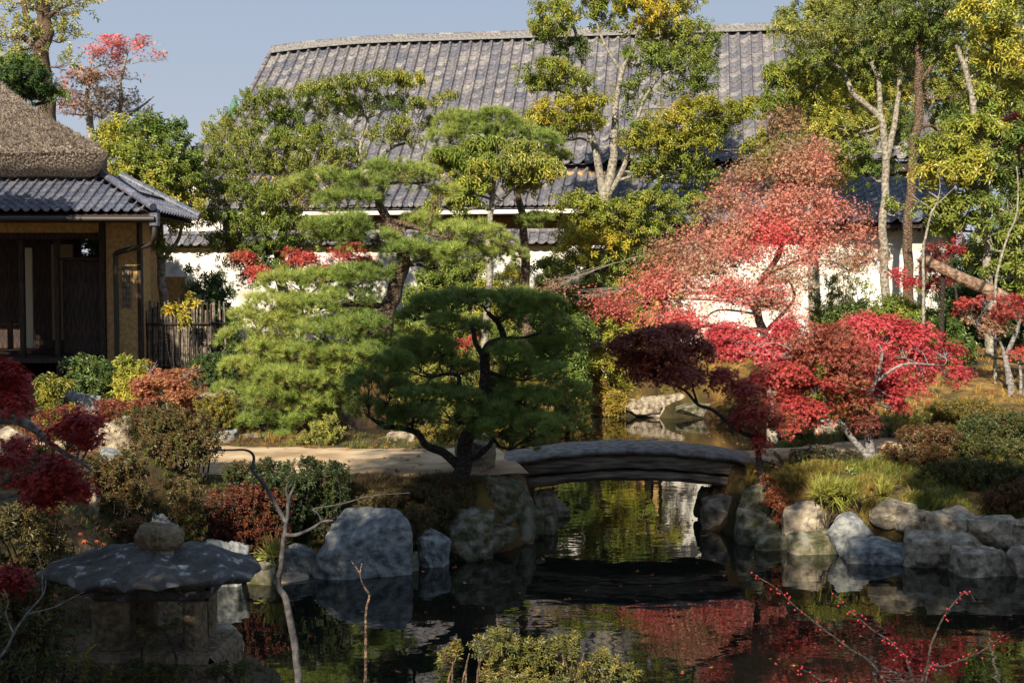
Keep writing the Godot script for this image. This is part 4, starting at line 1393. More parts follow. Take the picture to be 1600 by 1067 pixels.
func build_trees():
	var P := palettes()
	# the tall pale-stemmed tree in front of the hall
	tree({"name": "broadleaf_tree", "label": "tall evergreen with forked pale stems and yellow green leaf clusters before the hall", "d": 35.4, "bark": "bark_pale", "leaf": "broad", "pals": [P.goldgreen, P.gold, P.green], "twigs": 10, "dens": 0.52, "fill": 0.3, "gap": -0.02, "size": 0.78,
		"stems": [{"p": [[943, 570], [945, 480], [951, 410], [950, 350], [944, 300]], "r": [0.19, 0.15]}, {"p": [[945, 306], [930, 240], [914, 170], [912, 100], [900, 50], [885, 20]], "r": [0.13, 0.03]}, {"p": [[947, 306], [958, 240], [961, 180], [970, 120], [990, 75], [1000, 30]], "r": [0.15, 0.03]},
			{"p": [[952, 305], [978, 250], [1002, 170], [1030, 120, 0.3], [1060, 110, 0.4]], "r": [0.09, 0.02]}, {"p": [[912, 130], [880, 75], [860, 50]], "r": [0.06, 0.02]}, {"p": [[972, 112], [940, 60], [930, 20]], "r": [0.06, 0.02]}],
		"pads": [[862, 32, 38, 32], [905, 5, 36, 28, -0.3, 1], [950, 18, 38, 32], [1000, 14, 44, 32, 0.4, 1], [1050, 8, 40, 28], [1040, 55, 46, 26], [1085, 62, 34, 28, 0, 2], [855, 50, 28, 18], [890, 78, 30, 18, 0, 2, 0.7], [1062, 108, 50, 30, 0.1, 2], [1095, 90, 26, 26, -0.5, 2], [1010, 92, 36, 30, 0, 2, 0.8], [1085, 145, 32, 20, 0, 2],
			[860, 112, 42, 18], [832, 135, 24, 16, 0.3], [885, 128, 36, 16, 0.5, 0], [880, 168, 46, 15, 0.6, 1], [925, 162, 28, 12, 0.4, 1], [850, 190, 34, 16, 0.3, 0], [905, 192, 44, 16, 0.5, 1], [870, 208, 34, 14, 0.2, 2], [990, 150, 28, 26, -0.4, 2, 0.7], [1100, 178, 60, 18, 0.5, 1], [1155, 180, 26, 16, 0.2, 1], [1060, 198, 46, 20, 0.7, 1],
			[1020, 225, 52, 22, 0.6, 1], [1080, 228, 50, 24, 0.5, 1], [1110, 205, 34, 20, 0.2], [1000, 205, 26, 16, 0.4, 0], [1040, 265, 60, 18, 0.2], [1090, 280, 34, 20, 0], [1180, 165, 20, 12, 0.1, 1], [1185, 235, 28, 18, 0.2, 1],
			[905, 322, 34, 20, 0.8, 0], [960, 335, 44, 22, 0.8, 0], [1010, 322, 50, 22, 0.7, 0], [1075, 320, 32, 18, 0.4, 0], [900, 360, 32, 20, 0.7, 0], [935, 380, 48, 24, 0.8, 1], [990, 362, 40, 20, 0.6, 0], [1045, 352, 36, 16, 0.6, 0], [885, 395, 26, 16, 0.5], [960, 412, 36, 22, 0.4, 2], [1010, 408, 36, 22, 0.2, 2], [905, 420, 30, 18, 0.5, 0], [930, 450, 26, 18, 0.5, 2, 0.7], [870, 455, 28, 16, 0.6, 0, 0.7], [915, 500, 34, 22, 1.0, 1], [935, 535, 30, 20, 1.2, 1], [945, 575, 34, 18, 1.3, 1], [900, 470, 30, 16, 0.9, 1, 0.8], [985, 445, 30, 18, 0.3, 0, 0.8], [960, 480, 30, 18, 0.5, 1, 0.8], [1000, 495, 30, 18, 0.4, 0, 0.8], [1040, 455, 26, 16, 0.2, 1, 0.6], [975, 525, 34, 18, 0.7, 1]]})
	# spreading olive-green tree
	tree({"name": "broadleaf_tree", "label": "spreading olive green tree with drooping leaves between tea house and pine", "d": 32.0, "bark": "bark_pale", "leaf": "droop", "pals": [P.olive, P.goldgreen, P.green], "spread": 0.9, "size": 0.78, "dens": 0.5, "fill": 0.3, "gap": -0.02, "twigs": 11,
		"stems": [{"p": [[452, 560], [446, 490], [440, 440], [438, 390], [450, 330]], "r": [0.17, 0.11]}, {"p": [[440, 420], [415, 360], [390, 300], [380, 240]], "r": [0.09, 0.03]}, {"p": [[448, 350], [500, 300], [560, 275], [580, 262], [610, 232], [640, 222]], "r": [0.1, 0.03]}, {"p": [[578, 262], [562, 230], [575, 195], [560, 160]], "r": [0.07, 0.02]}, {"p": [[450, 340], [440, 280], [450, 210], [470, 180]], "r": [0.08, 0.02]}],
		"pads": [[400, 150, 30, 16, 0.2, 1], [440, 158, 44, 18], [498, 148, 40, 18, 0.1, 1], [545, 138, 40, 16], [590, 128, 44, 14], [640, 128, 34, 12, 0.2, 1], [690, 152, 22, 9], [520, 170, 40, 18], [570, 170, 32, 18, 0, 2, 0.7], [610, 165, 30, 16, 0, 2], [655, 165, 22, 12], [450, 190, 42, 22, 0, 2], [380, 192, 34, 22], [350, 215, 34, 26], [410, 225, 50, 26, 0.5], [470, 222, 44, 24, 0.5, 1],
			[520, 210, 34, 20, 0.2], [340, 255, 36, 30], [390, 265, 50, 30, 0.6], [445, 262, 48, 26, 0.7], [500, 250, 40, 22, 0.4], [545, 245, 26, 16, 0.1, 2, 0.7], [340, 305, 34, 30], [385, 310, 44, 32, 0.7], [435, 310, 48, 30, 0.8, 1], [345, 350, 38, 28, 0.4], [395, 355, 46, 30, 0.8, 2], [445, 355, 44, 28, 0.5, 2], [350, 385, 34, 22, 0.3], [410, 395, 48, 24, 0.5, 2], [460, 385, 34, 20, 0.2, 2], [425, 420, 40, 18, 0.3, 2], [630, 198, 28, 14, 0.4, 0, 0.8], [600, 212, 30, 14, 0.5, 0, 0.8], [665, 190, 20, 10, 0.2], [640, 215, 22, 12, 0.2]]})
	tree({"name": "broadleaf_tree", "label": "dense round yellow green tree rising behind the tea house corner", "d": 30.5, "bark": "bark_pale", "leaf": "oak", "pals": [P.goldgreen, P.green, P.gold],
		"stems": [{"p": [[258, 540], [256, 460], [250, 400], [246, 350], [240, 300]], "r": [0.13, 0.07]}, {"p": [[252, 410], [280, 370], [285, 320]], "r": [0.06, 0.03]}],
		"pads": [[185, 215, 34, 24], [230, 208, 34, 22, 0, 1], [262, 215, 28, 22, 0, 1], [200, 245, 40, 26, 0.6], [245, 248, 40, 28, 0.7, 1], [283, 250, 26, 26, 0.2, 1], [180, 270, 30, 24, 0.3, 2], [222, 280, 42, 28, 0.9], [265, 285, 38, 28, 0.8, 1], [295, 290, 22, 26, 0.2, 1], [200, 312, 34, 22, 0.8, 1], [245, 318, 40, 24, 0.9], [285, 325, 28, 24, 0.5], [260, 345, 34, 14, 0.4, 1], [262, 390, 20, 12, 0.2, 1, 0.5]]})
	tree({"name": "autumn_tree", "label": "thinly leaved salmon red tree against the sky above the tea house", "d": 47.0, "bark": "bark_pale", "leaf": "maple_far", "size": 1.5, "pals": [P.salmon, P.faded], "dens": 0.38, "fill": 0.15, "gap": 0.05, "twigs": 12,
		"stems": [{"p": [[150, 330], [148, 240], [140, 190], [136, 150], [140, 110]], "r": [0.22, 0.06]}, {"p": [[150, 250], [185, 170], [188, 125], [200, 80]], "r": [0.12, 0.03]}, {"p": [[146, 220], [215, 170], [240, 150]], "r": [0.06, 0.02]}],
		"pads": [[170, 66, 30, 9, 0, 1], [150, 80, 24, 8, 0, 1], [195, 78, 24, 12, 0, 1], [222, 66, 16, 6, 0, 1], [240, 92, 16, 8, 0, 1], [165, 95, 36, 14], [125, 122, 30, 18], [160, 130, 34, 18], [195, 118, 24, 12], [105, 140, 22, 14], [140, 155, 34, 20], [185, 150, 26, 16], [110, 172, 26, 16], [160, 178, 40, 18], [205, 168, 28, 14], [225, 178, 20, 8]]})
	tree({"name": "autumn_tree", "label": "tall thick trunked tree with sparse pale yellow leaves beyond the thatch", "d": 42.0, "bark": "bark", "leaf": "small", "size": 2.6, "pals": [P.thin], "dens": 0.5, "gap": 0.05, "twigs": 10,
		"stems": [{"p": [[76, 330], [74, 200], [70, 120], [71, 60], [70, 20], [66, -40]], "r": [0.36, 0.2]}, {"p": [[66, 150], [60, 100], [56, 55], [42, 25], [34, -10]], "r": [0.2, 0.08]}, {"p": [[58, 80], [45, 66], [34, 55]], "r": [0.12, 0.09]}, {"p": [[72, 30], [90, 15], [112, 5]], "r": [0.1, 0.03]}],
		"pads": [[15, 12, 30, 18], [55, 8, 30, 16], [95, 6, 40, 14], [125, 2, 24, 8], [20, 55, 34, 18], [72, 55, 10, 22, 0.3], [40, 60, 16, 14], [95, 60, 26, 14], [15, 82, 22, 10], [112, 18, 20, 8], [100, 100, 16, 10]]})
	tree({"name": "broadleaf_tree", "label": "dark green evergreen showing just above the thatched ridge", "d": 38.0, "bark": "bark_dark", "leaf": "oak", "pals": [P.deep, P.green], "spread": 0.6,
		"stems": [{"p": [[30, 330], [30, 220], [34, 150], [30, 120]], "r": [0.2, 0.08]}, {"p": [[34, 170], [66, 160], [85, 155]], "r": [0.07, 0.03]}],
		"pads": [[8, 102, 22, 12, 0, 1], [38, 104, 22, 12, 0, 1], [25, 122, 34, 14], [58, 135, 24, 14], [70, 152, 18, 12], [86, 152, 16, 10, 0, 1], [40, 145, 30, 12], [60, 118, 12, 8]]})
	tree({"name": "broadleaf_tree", "label": "dark evergreen seen through the opening of the tea house", "d": 36.0, "bark": "bark_dark", "leaf": "oak", "pals": [P.deep, P.green], "spread": 0.5,
		"stems": [{"p": [[150, 540], [150, 450], [152, 390], [150, 340]], "r": [0.15, 0.05]}],
		"pads": [[110, 380, 30, 30], [150, 370, 34, 34], [190, 380, 30, 30], [150, 420, 44, 30], [110, 340, 30, 24], [160, 330, 34, 24]]})
	# pine behind, and the evergreen entwined with it
	tree({"name": "pine_tree", "label": "pine with a soft domed top rising beside the forked evergreen", "d": 31.0, "bark": "bark", "leaf": "needle", "pals": [P.pine], "size": 0.9, "tall": 1.15, "spread": 0.5, "flat": 0.5,
		"stems": [{"p": [[824, 540], [822, 440], [820, 370], [812, 310], [790, 260], [760, 220]], "r": [0.15, 0.05]}],
		"pads": [[720, 192, 44, 14, 0], [770, 188, 46, 14, 0.1], [700, 215, 36, 16], [745, 212, 50, 18, 0.3], [800, 210, 44, 18, 0], [848, 222, 36, 16], [830, 245, 44, 18], [870, 250, 24, 14], [800, 400, 30, 14, 0.6], [690, 245, 24, 14], [835, 345, 34, 10, 0.6]]})
	tree({"name": "broadleaf_tree", "label": "yellow green evergreen standing in front of the domed pine top", "d": 29.5, "bark": "bark_pale", "leaf": "droop", "pals": [P.goldgreen, P.olive], "spread": 0.6,
		"stems": [{"p": [[760, 520], [764, 420], [764, 350], [770, 300], [776, 260]], "r": [0.1, 0.05]}, {"p": [[766, 330], [800, 295], [830, 270]], "r": [0.05, 0.02]}],
		"pads": [[700, 250, 26, 16], [735, 240, 32, 18], [775, 235, 34, 18], [815, 238, 30, 16, 0, 1], [850, 255, 24, 14, 0, 1], [720, 265, 30, 16], [765, 265, 36, 18, 0.3], [805, 265, 34, 18, 0.2, 1], [745, 292, 30, 12, 0.2], [850, 275, 24, 12], [820, 290, 26, 12], [705, 305, 30, 12, 0, 0, 0.8], [690, 322, 24, 12], [725, 320, 24, 10]]})
	# the great garden pine
	tree({"name": "pine_tree", "label": "great bright green cloud pruned pine behind the sandy path", "d": 21.6, "bark": "bark", "leaf": "needle", "pals": [P.pine], "size": 0.85, "flat": 0.5, "spread": 0.8, "deep": 1.0, "gap": -0.12, "twigs": 12, "dens": 0.95, "tall": 1.15, "jitter": 4.0,
		"stems": [{"p": [[548, 694], [540, 668], [532, 635], [545, 590], [590, 540], [604, 490], [616, 460], [626, 425], [626, 395], [620, 365], [604, 345], [592, 318], [600, 290]], "r": [0.22, 0.06]}, {"p": [[606, 480], [560, 475], [510, 480]], "r": [0.07, 0.03]}, {"p": [[606, 345], [640, 352], [690, 370], [740, 372]], "r": [0.06, 0.02]}, {"p": [[600, 350], [575, 352], [530, 365]], "r": [0.05, 0.02]}, {"p": [[540, 600], [480, 610], [430, 620]], "r": [0.08, 0.03]}],
		"pads": [[470, 293, 32, 14], [515, 283, 46, 16], [570, 290, 46, 16], [620, 272, 44, 15], [662, 280, 40, 16], [540, 312, 56, 14, 0.3], [690, 300, 30, 10], [500, 360, 34, 16], [545, 352, 40, 15], [530, 378, 46, 14, 0.4], [590, 380, 36, 14, 0.3], [640, 392, 44, 14, 0.4], [660, 355, 40, 14], [700, 368, 46, 18, 0.2], [750, 365, 40, 16], [790, 380, 24, 12], [720, 395, 46, 14, 0.3], [770, 400, 24, 10], [660, 408, 20, 10], [690, 412, 30, 10, 0.2],
			[445, 445, 40, 16], [500, 440, 46, 16], [555, 440, 46, 16], [595, 428, 26, 12], [430, 475, 50, 16, 0.3], [490, 478, 50, 16, 0.4], [550, 470, 44, 16, 0.4], [395, 498, 38, 14], [440, 510, 50, 16, 0.4], [505, 520, 60, 18, 0.7], [570, 510, 50, 18, 0.5], [375, 530, 36, 14], [420, 545, 50, 16, 0.3], [480, 555, 56, 18, 0.7], [550, 555, 60, 20, 0.7], [610, 540, 36, 18, 0.2], [390, 578, 44, 16, 0.3], [450, 590, 56, 18, 0.7], [520, 590, 54, 18, 0.8], [580, 585, 44, 16, 0.4],
			[375, 615, 36, 16, 0.2], [420, 625, 50, 18, 0.6], [480, 630, 46, 16, 0.7], [530, 622, 34, 14, 0.5], [370, 648, 34, 16, 0.3], [415, 660, 42, 16, 0.5], [465, 662, 42, 14, 0.5], [440, 685, 40, 8, 0.5], [500, 650, 30, 12, 0.4]]})
	# dark pine at the bridge head
	tree({"name": "pine_tree", "label": "dark shaded pine with a crooked trunk leaning over the bridge head", "d": 16.9, "bark": "bark_dark", "leaf": "needle_near", "pals": [P.pine], "size": 0.8, "flat": 0.4, "spread": 0.7, "deep": 1.0, "gap": -0.16, "dens": 1.05, "tall": 1.25, "jitter": 4.0, "twigs": 10,
		"stems": [{"p": [[706, 800], [716, 760], [728, 725], [726, 690], [740, 660], [754, 625], [757, 590], [757, 555], [765, 538], [786, 528], [780, 505], [762, 488]], "r": [0.135, 0.03]}, {"p": [[720, 730], [692, 708], [664, 696], [650, 676], [622, 668], [600, 668]], "r": [0.07, 0.03]}, {"p": [[752, 612], [728, 610], [718, 602], [716, 588], [700, 584], [670, 590]], "r": [0.045, 0.02]}, {"p": [[758, 560], [742, 535], [738, 512], [715, 500], [680, 496]], "r": [0.045, 0.015]}, {"p": [[724, 725], [748, 712], [768, 690], [758, 665]], "r": [0.05, 0.025]}, {"p": [[768, 682], [782, 698], [800, 702]], "r": [0.03, 0.015]}, {"p": [[760, 580], [790, 590], [820, 595]], "r": [0.035, 0.015]}, {"p": [[786, 528], [815, 528], [845, 520]], "r": [0.03, 0.012]}],
		"pads": [[668, 480, 34, 13], [712, 472, 40, 14], [760, 470, 40, 12], [808, 470, 38, 14], [850, 482, 30, 14], [640, 498, 30, 14], [690, 505, 34, 12], [828, 500, 38, 16], [868, 512, 28, 18], [800, 490, 30, 10], [640, 548, 36, 16], [685, 545, 32, 14], [612, 570, 38, 16], [660, 575, 40, 14], [700, 560, 22, 10], [800, 555, 34, 16], [842, 548, 36, 20], [882, 548, 26, 20], [820, 582, 32, 14], [870, 585, 34, 16],
			[570, 605, 34, 18], [612, 612, 40, 18], [655, 622, 40, 14], [700, 620, 34, 12], [570, 640, 32, 14], [605, 655, 34, 14], [650, 648, 40, 14], [700, 650, 44, 16], [745, 655, 40, 14], [795, 630, 36, 16], [838, 628, 40, 18], [888, 628, 34, 20], [800, 665, 40, 16], [850, 668, 42, 16], [895, 660, 32, 18], [770, 675, 30, 12], [830, 688, 34, 9], [735, 515, 24, 9, -0.4], [725, 575, 26, 10, -0.4], [780, 600, 26, 10, -0.4], [735, 628, 30, 10, 0.4], [780, 640, 28, 10, 0.4]]})
	# evergreens in front of the storehouse
	tree({"name": "oak_tree", "label": "evergreen oak with a pale mottled trunk and one long bare limb", "d": 32.0, "bark": "bark_pale", "leaf": "oak", "pals": [P.olive, P.goldgreen, P.green], "spread": 1.0, "dens": 0.5, "gap": -0.02, "size": 0.85, "twigs": 10,
		"stems": [{"p": [[1384, 570], [1384, 470], [1381, 360], [1384, 260], [1378, 182]], "r": [0.125, 0.09]}, {"p": [[1380, 190], [1366, 172], [1338, 150], [1326, 130], [1312, 106], [1284, 92], [1252, 83]], "r": [0.09, 0.035]}, {"p": [[1378, 185], [1372, 120], [1355, 85], [1335, 60]], "r": [0.08, 0.03]}, {"p": [[1384, 250], [1398, 200], [1405, 140], [1416, 60], [1414, -10]], "r": [0.09, 0.04]}],
		"pads": [[1228, 45, 20, 14], [1255, 30, 34, 26], [1300, 18, 42, 30], [1350, 15, 44, 30], [1395, 10, 40, 30], [1250, 60, 34, 16], [1290, 60, 44, 20, 0.4], [1335, 62, 46, 24, 0.6], [1385, 60, 44, 26, 0.5], [1275, 95, 40, 16, 0.2, 2], [1335, 105, 38, 20, -0.3, 2], [1375, 110, 44, 24, -0.3], [1330, 160, 46, 26, -0.8, 1], [1390, 160, 40, 26, -0.6, 1], [1350, 205, 40, 26, -0.5], [1400, 215, 30, 26, -0.5, 2], [1330, 240, 40, 22, -0.6, 2], [1365, 270, 34, 20, -0.7, 2], [1300, 200, 40, 26, -0.9, 1], [1400, 330, 16, 16, 0.2, 1, 0.7]]})
	tree({"name": "oak_tree", "label": "evergreen oak with a straight dark upper trunk beside the mottled one", "d": 31.0, "bark": "bark", "leaf": "oak", "pals": [P.olive, P.green, P.goldgreen], "spread": 1.0, "dens": 0.5, "gap": -0.02, "size": 0.85, "twigs": 10,
		"stems": [{"p": [[1426, 570], [1424, 480], [1420, 390], [1424, 300], [1432, 220], [1438, 150], [1436, 85], [1442, 30], [1440, -30]], "r": [0.135, 0.09]}, {"p": [[1438, 130], [1456, 105], [1468, 85]], "r": [0.06, 0.03]}],
		"pads": [[1440, 5, 36, 24], [1480, 12, 38, 26], [1425, 40, 34, 22, 0.4, 2], [1470, 50, 40, 24, 0.4, 1], [1510, 35, 34, 24], [1440, 80, 30, 18, -0.4], [1495, 95, 38, 24, -0.3, 2], [1460, 150, 36, 26, -0.7], [1480, 195, 40, 28, -0.8, 1], [1455, 235, 30, 22, -0.6, 1], [1500, 145, 34, 24, -0.6]]})
	tree({"name": "broadleaf_tree", "label": "green broadleaf tree with a leaning pale stem and whorled leaves", "d": 28.0, "bark": "bark_pale", "leaf": "broad", "pals": [P.goldgreen, P.green], "spread": 0.9, "dens": 0.7, "size": 0.85, "gap": -0.05,
		"stems": [{"p": [[1550, 560], [1548, 470], [1546, 390], [1540, 300], [1528, 210], [1520, 145], [1508, 105], [1495, 70]], "r": [0.12, 0.05]}, {"p": [[1510, 108], [1512, 85], [1513, 60]], "r": [0.05, 0.02]}, {"p": [[1620, 110], [1580, 95], [1540, 75], [1500, 50]], "r": [0.05, 0.015]}],
		"pads": [[1540, 20, 40, 24], [1585, 15, 30, 26], [1560, 60, 40, 24], [1590, 90, 24, 28], [1545, 110, 34, 22, -0.3], [1590, 150, 26, 28], [1555, 160, 38, 24, -0.3], [1520, 205, 44, 22, 0.3], [1575, 220, 36, 26, -0.4, 1], [1470, 232, 44, 16, 0.7], [1510, 250, 46, 18, 0.7], [1480, 275, 50, 16, 0.8], [1540, 285, 40, 18, 0.4, 1], [1590, 320, 30, 30, 0.1, 1], [1470, 330, 34, 16, 0.6, 1], [1515, 325, 44, 18, 0.5, 1], [1500, 355, 40, 16, 0.4, 1], [1590, 385, 26, 26, 0.2, 1], [1580, 430, 34, 20, 0.3, 1], [1530, 400, 24, 20, -0.4, 1, 0.7]]})
	tree({"name": "broadleaf_tree", "label": "bright yellow green tree filling the gap behind the red maple top", "d": 35.0, "bark": "bark_pale", "leaf": "droop", "pals": [P.goldgreen, P.gold], "spread": 0.8,
		"stems": [{"p": [[1270, 560], [1268, 400], [1265, 280], [1262, 180]], "r": [0.14, 0.05]}],
		"pads": [[1215, 120, 24, 20], [1250, 120, 34, 26], [1290, 120, 40, 26], [1215, 165, 28, 24], [1255, 165, 40, 28], [1300, 165, 34, 26], [1215, 210, 30, 24, 0, 1], [1255, 215, 40, 26], [1300, 220, 36, 26], [1215, 255, 26, 20, 0, 1], [1320, 255, 30, 22], [1290, 270, 40, 24]]})
	for q in [[1330, 41.0, [[1300, 60, 50, 50], [1350, 120, 56, 50], [1340, 40, 50, 40], [1390, 90, 50, 60], [1370, 200, 60, 50], [1330, 190, 50, 40]], "green wood edge tree behind the mottled evergreen trunk"], [1480, 42.0, [[1440, 60, 50, 50], [1490, 120, 60, 50], [1500, 50, 50, 40], [1450, 170, 50, 50], [1520, 190, 50, 50], [1460, 240, 60, 40]], "green wood edge tree behind the straight dark trunk"], [1590, 40.0, [[1560, 120, 44, 50], [1600, 60, 40, 50], [1570, 200, 60, 50], [1610, 170, 40, 60], [1560, 270, 60, 44], [1620, 280, 40, 50], [1590, 360, 50, 50]], "green wood edge tree behind the leaning pale stem"]]:
		tree({"name": "broadleaf_tree", "label": q[3], "d": q[1], "bark": "bark_dark", "leaf": "oak", "pals": [P.green, P.goldgreen], "size": 1.0, "dens": 0.6, "gap": -0.03, "spread": 1.2, "group": "wood edge trees",
			"stems": [{"p": [[q[0], 540], [q[0] + 4, 400], [q[0] - 5, 250], [q[0] + 3, 120], [q[0], 40]], "r": [0.22, 0.06]}], "pads": q[2]})
	# maples
	tree({"name": "maple_tree", "label": "large airy maple of faded pink and scarlet leaves before the white wall", "d": 27.5, "bark": "bark_pale", "leaf": "maple_airy", "pals": [P.faded, P.scarlet, P.salmon], "spread": 1.2, "dens": 1.0, "fill": 0.6, "gap": -0.05, "twigs": 16, "size": 0.95, "flat": 0.0, "tall": 1.35, "jitter": 14.0,
		"stems": [{"p": [[1205, 600], [1200, 540], [1185, 490], [1190, 440], [1215, 400], [1232, 340], [1240, 280], [1238, 230]], "r": [0.12, 0.03]}, {"p": [[1190, 500], [1150, 450], [1110, 420], [1070, 400]], "r": [0.05, 0.015]}, {"p": [[1200, 430], [1240, 410], [1290, 395]], "r": [0.05, 0.015]}, {"p": [[1195, 520], [1240, 470], [1235, 440]], "r": [0.05, 0.02]}],
		"pads": [[1240, 205, 30, 14, 0, 2], [1268, 225, 34, 14], [1220, 235, 34, 14, 0, 2], [1255, 250, 44, 16, 0.3], [1195, 268, 40, 16, 0, 2], [1235, 278, 46, 16, 0.3, 0], [1290, 270, 30, 12, 0, 2], [1170, 300, 34, 14, 0, 1], [1215, 308, 46, 16, 0.4], [1270, 312, 44, 14, 0.2], [1130, 330, 40, 14, 0.2, 0], [1185, 335, 44, 14, 0.5, 1], [1240, 340, 46, 14, 0.4], [1300, 345, 40, 12, 0.2, 0], [1090, 362, 40, 12, 0.2, 1], [1145, 365, 44, 14, 0.5], [1205, 372, 46, 14, 0.6, 1], [1265, 372, 40, 14, 0.3], [1320, 372, 26, 10, 0, 0], [1060, 395, 36, 12, 0.3, 2], [1115, 398, 46, 14, 0.6, 0], [1175, 405, 50, 14, 0.7, 1], [1240, 405, 44, 14, 0.5, 0], [1300, 402, 40, 12, 0.3, 2], [1345, 408, 28, 8, 0, 2],
			[1050, 430, 44, 12, 0.5, 2], [1110, 432, 44, 14, 0.8, 0], [1170, 438, 46, 14, 0.9, 1], [1235, 432, 40, 12, 0.6, 0], [1020, 465, 40, 12, 0.5, 0], [1075, 462, 44, 14, 0.9, 0], [1135, 468, 46, 14, 1.0, 1], [1190, 468, 34, 12, 0.8, 0], [975, 480, 34, 12, 0.5, 2], [1040, 490, 40, 12, 0.9, 0], [1090, 500, 40, 12, 1.1, 1], [1220, 470, 30, 10, 0.6, 1], [925, 462, 24, 8, 0.4, 2, 0.6], [880, 448, 26, 7, 0.3, 2, 0.5], [1245, 495, 30, 12, 0.6, 0]]})
	tree({"name": "maple_tree", "label": "crimson maple with twin stems on the grassy bank", "d": 18.6, "bark": "bark_grey", "leaf": "maple", "pals": [P.crimson, P.rust, P.maroon], "spread": 0.5, "twigs": 12, "size": 0.8, "flat": 0.1, "dens": 0.72, "fill": 0.5, "gap": -0.1, "tall": 1.25, "jitter": 6.0,
		"stems": [{"p": [[1372, 732], [1362, 708], [1356, 680], [1354, 645], [1358, 615], [1372, 580], [1380, 550]], "r": [0.085, 0.02]}, {"p": [[1366, 730], [1348, 704], [1328, 678], [1312, 655], [1296, 625], [1280, 595], [1250, 560]], "r": [0.06, 0.015]}, {"p": [[1358, 612], [1320, 580], [1290, 545]], "r": [0.03, 0.01]}, {"p": [[1362, 600], [1410, 570], [1460, 570]], "r": [0.03, 0.01]}],
		"pads": [[1110, 528, 24, 12, -0.9], [1145, 520, 34, 14, -0.8], [1180, 532, 34, 16, -0.8], [1150, 552, 40, 14, -0.9], [1205, 552, 36, 16, -0.7], [1225, 515, 26, 14, -0.5, 0], [1265, 528, 34, 18, 0.4, 2], [1310, 530, 34, 18, 0.3, 2], [1350, 512, 30, 14, -0.8], [1390, 522, 36, 16, -0.9], [1430, 532, 38, 16, -1.0], [1460, 552, 34, 14, -1.0], [1492, 580, 28, 10, -1.0], [1410, 555, 36, 14, -0.8], [1440, 578, 34, 14, -0.9], [1355, 545, 34, 14, -0.5], [1380, 580, 36, 14, -0.6], [1330, 565, 36, 16, 0.3, 2], [1280, 560, 40, 18, 0.4, 2], [1230, 580, 40, 16, 0.3, 1], [1320, 595, 40, 14, 0.3, 2], [1270, 605, 40, 16, 0.4, 1], [1190, 600, 30, 14, 0.1, 1], [1220, 625, 36, 14, 0.3, 1], [1270, 635, 34, 12, 0.3, 1], [1370, 612, 40, 10, -0.5], [1410, 606, 34, 9, -0.7], [1330, 625, 26, 12, 0.1, 1], [1400, 632, 16, 8, -0.5], [1240, 655, 34, 12, 0.2, 1], [1350, 655, 20, 10, 0.1, 2]]})
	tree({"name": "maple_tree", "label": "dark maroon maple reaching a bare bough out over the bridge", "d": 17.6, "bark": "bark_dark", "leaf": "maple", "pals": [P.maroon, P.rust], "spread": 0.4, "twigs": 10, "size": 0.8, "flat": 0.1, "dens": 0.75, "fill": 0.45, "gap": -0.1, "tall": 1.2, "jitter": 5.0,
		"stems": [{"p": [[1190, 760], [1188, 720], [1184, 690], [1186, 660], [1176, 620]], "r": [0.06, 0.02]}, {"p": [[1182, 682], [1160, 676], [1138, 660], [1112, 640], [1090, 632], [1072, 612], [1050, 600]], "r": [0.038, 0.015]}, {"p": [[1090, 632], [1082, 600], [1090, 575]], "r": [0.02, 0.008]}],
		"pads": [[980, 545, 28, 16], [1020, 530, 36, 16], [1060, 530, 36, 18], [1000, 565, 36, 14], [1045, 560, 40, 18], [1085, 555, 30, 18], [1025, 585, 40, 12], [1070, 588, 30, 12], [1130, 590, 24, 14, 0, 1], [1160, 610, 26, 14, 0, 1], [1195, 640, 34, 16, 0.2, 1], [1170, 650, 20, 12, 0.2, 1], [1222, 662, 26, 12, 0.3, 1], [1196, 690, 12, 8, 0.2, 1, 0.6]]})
	tree({"name": "maple_tree", "label": "wine red maple spreading its sprays above the lantern", "d": 9.6, "bark": "bark_grey", "leaf": "maple", "pals": [P.wine], "spread": 0.4, "twigs": 9, "size": 0.72, "flat": 0.6, "dens": 1.3, "fill": 0.5, "gap": -0.1,
		"stems": [{"p": [[-150, 1100], [-130, 900], [-110, 760], [-80, 680], [-20, 655], [25, 655], [55, 670], [75, 690]], "r": [0.1, 0.022]}, {"p": [[75, 690], [100, 708], [125, 722], [142, 736]], "r": [0.022, 0.012]}, {"p": [[-110, 780], [-40, 775], [10, 752], [50, 735]], "r": [0.03, 0.01]}, {"p": [[-100, 720], [-40, 630], [0, 590]], "r": [0.04, 0.012]}],
		"pads": [[5, 580, 22, 14], [12, 600, 24, 14], [10, 630, 26, 14], [30, 612, 12, 8, 0, 0, 0.7], [128, 660, 24, 8], [112, 676, 28, 9], [138, 690, 24, 7], [105, 694, 22, 7], [20, 700, 22, 12], [22, 722, 24, 10], [70, 722, 26, 9], [90, 738, 22, 7], [60, 752, 30, 9], [95, 760, 26, 7], [125, 766, 16, 6], [70, 780, 20, 6], [12, 900, 18, 10], [22, 915, 14, 6]]})
	tree({"name": "maple_tree", "label": "small orange maple glowing in front of the brushwood fence", "d": 22.5, "bark": "bark_grey", "leaf": "maple", "pals": [P.orange], "spread": 0.4, "twigs": 9, "size": 0.9, "flat": 0.8, "dens": 0.8,
		"stems": [{"p": [[262, 668], [262, 640], [255, 615], [240, 590]], "r": [0.03, 0.012]}],
		"pads": [[235, 575, 16, 14], [245, 595, 24, 12], [280, 585, 24, 8], [308, 578, 16, 5], [268, 600, 24, 10], [230, 610, 20, 12], [285, 615, 20, 8], [255, 622, 24, 10], [215, 600, 14, 10, 0, 0, 0.7], [290, 632, 18, 10]]})
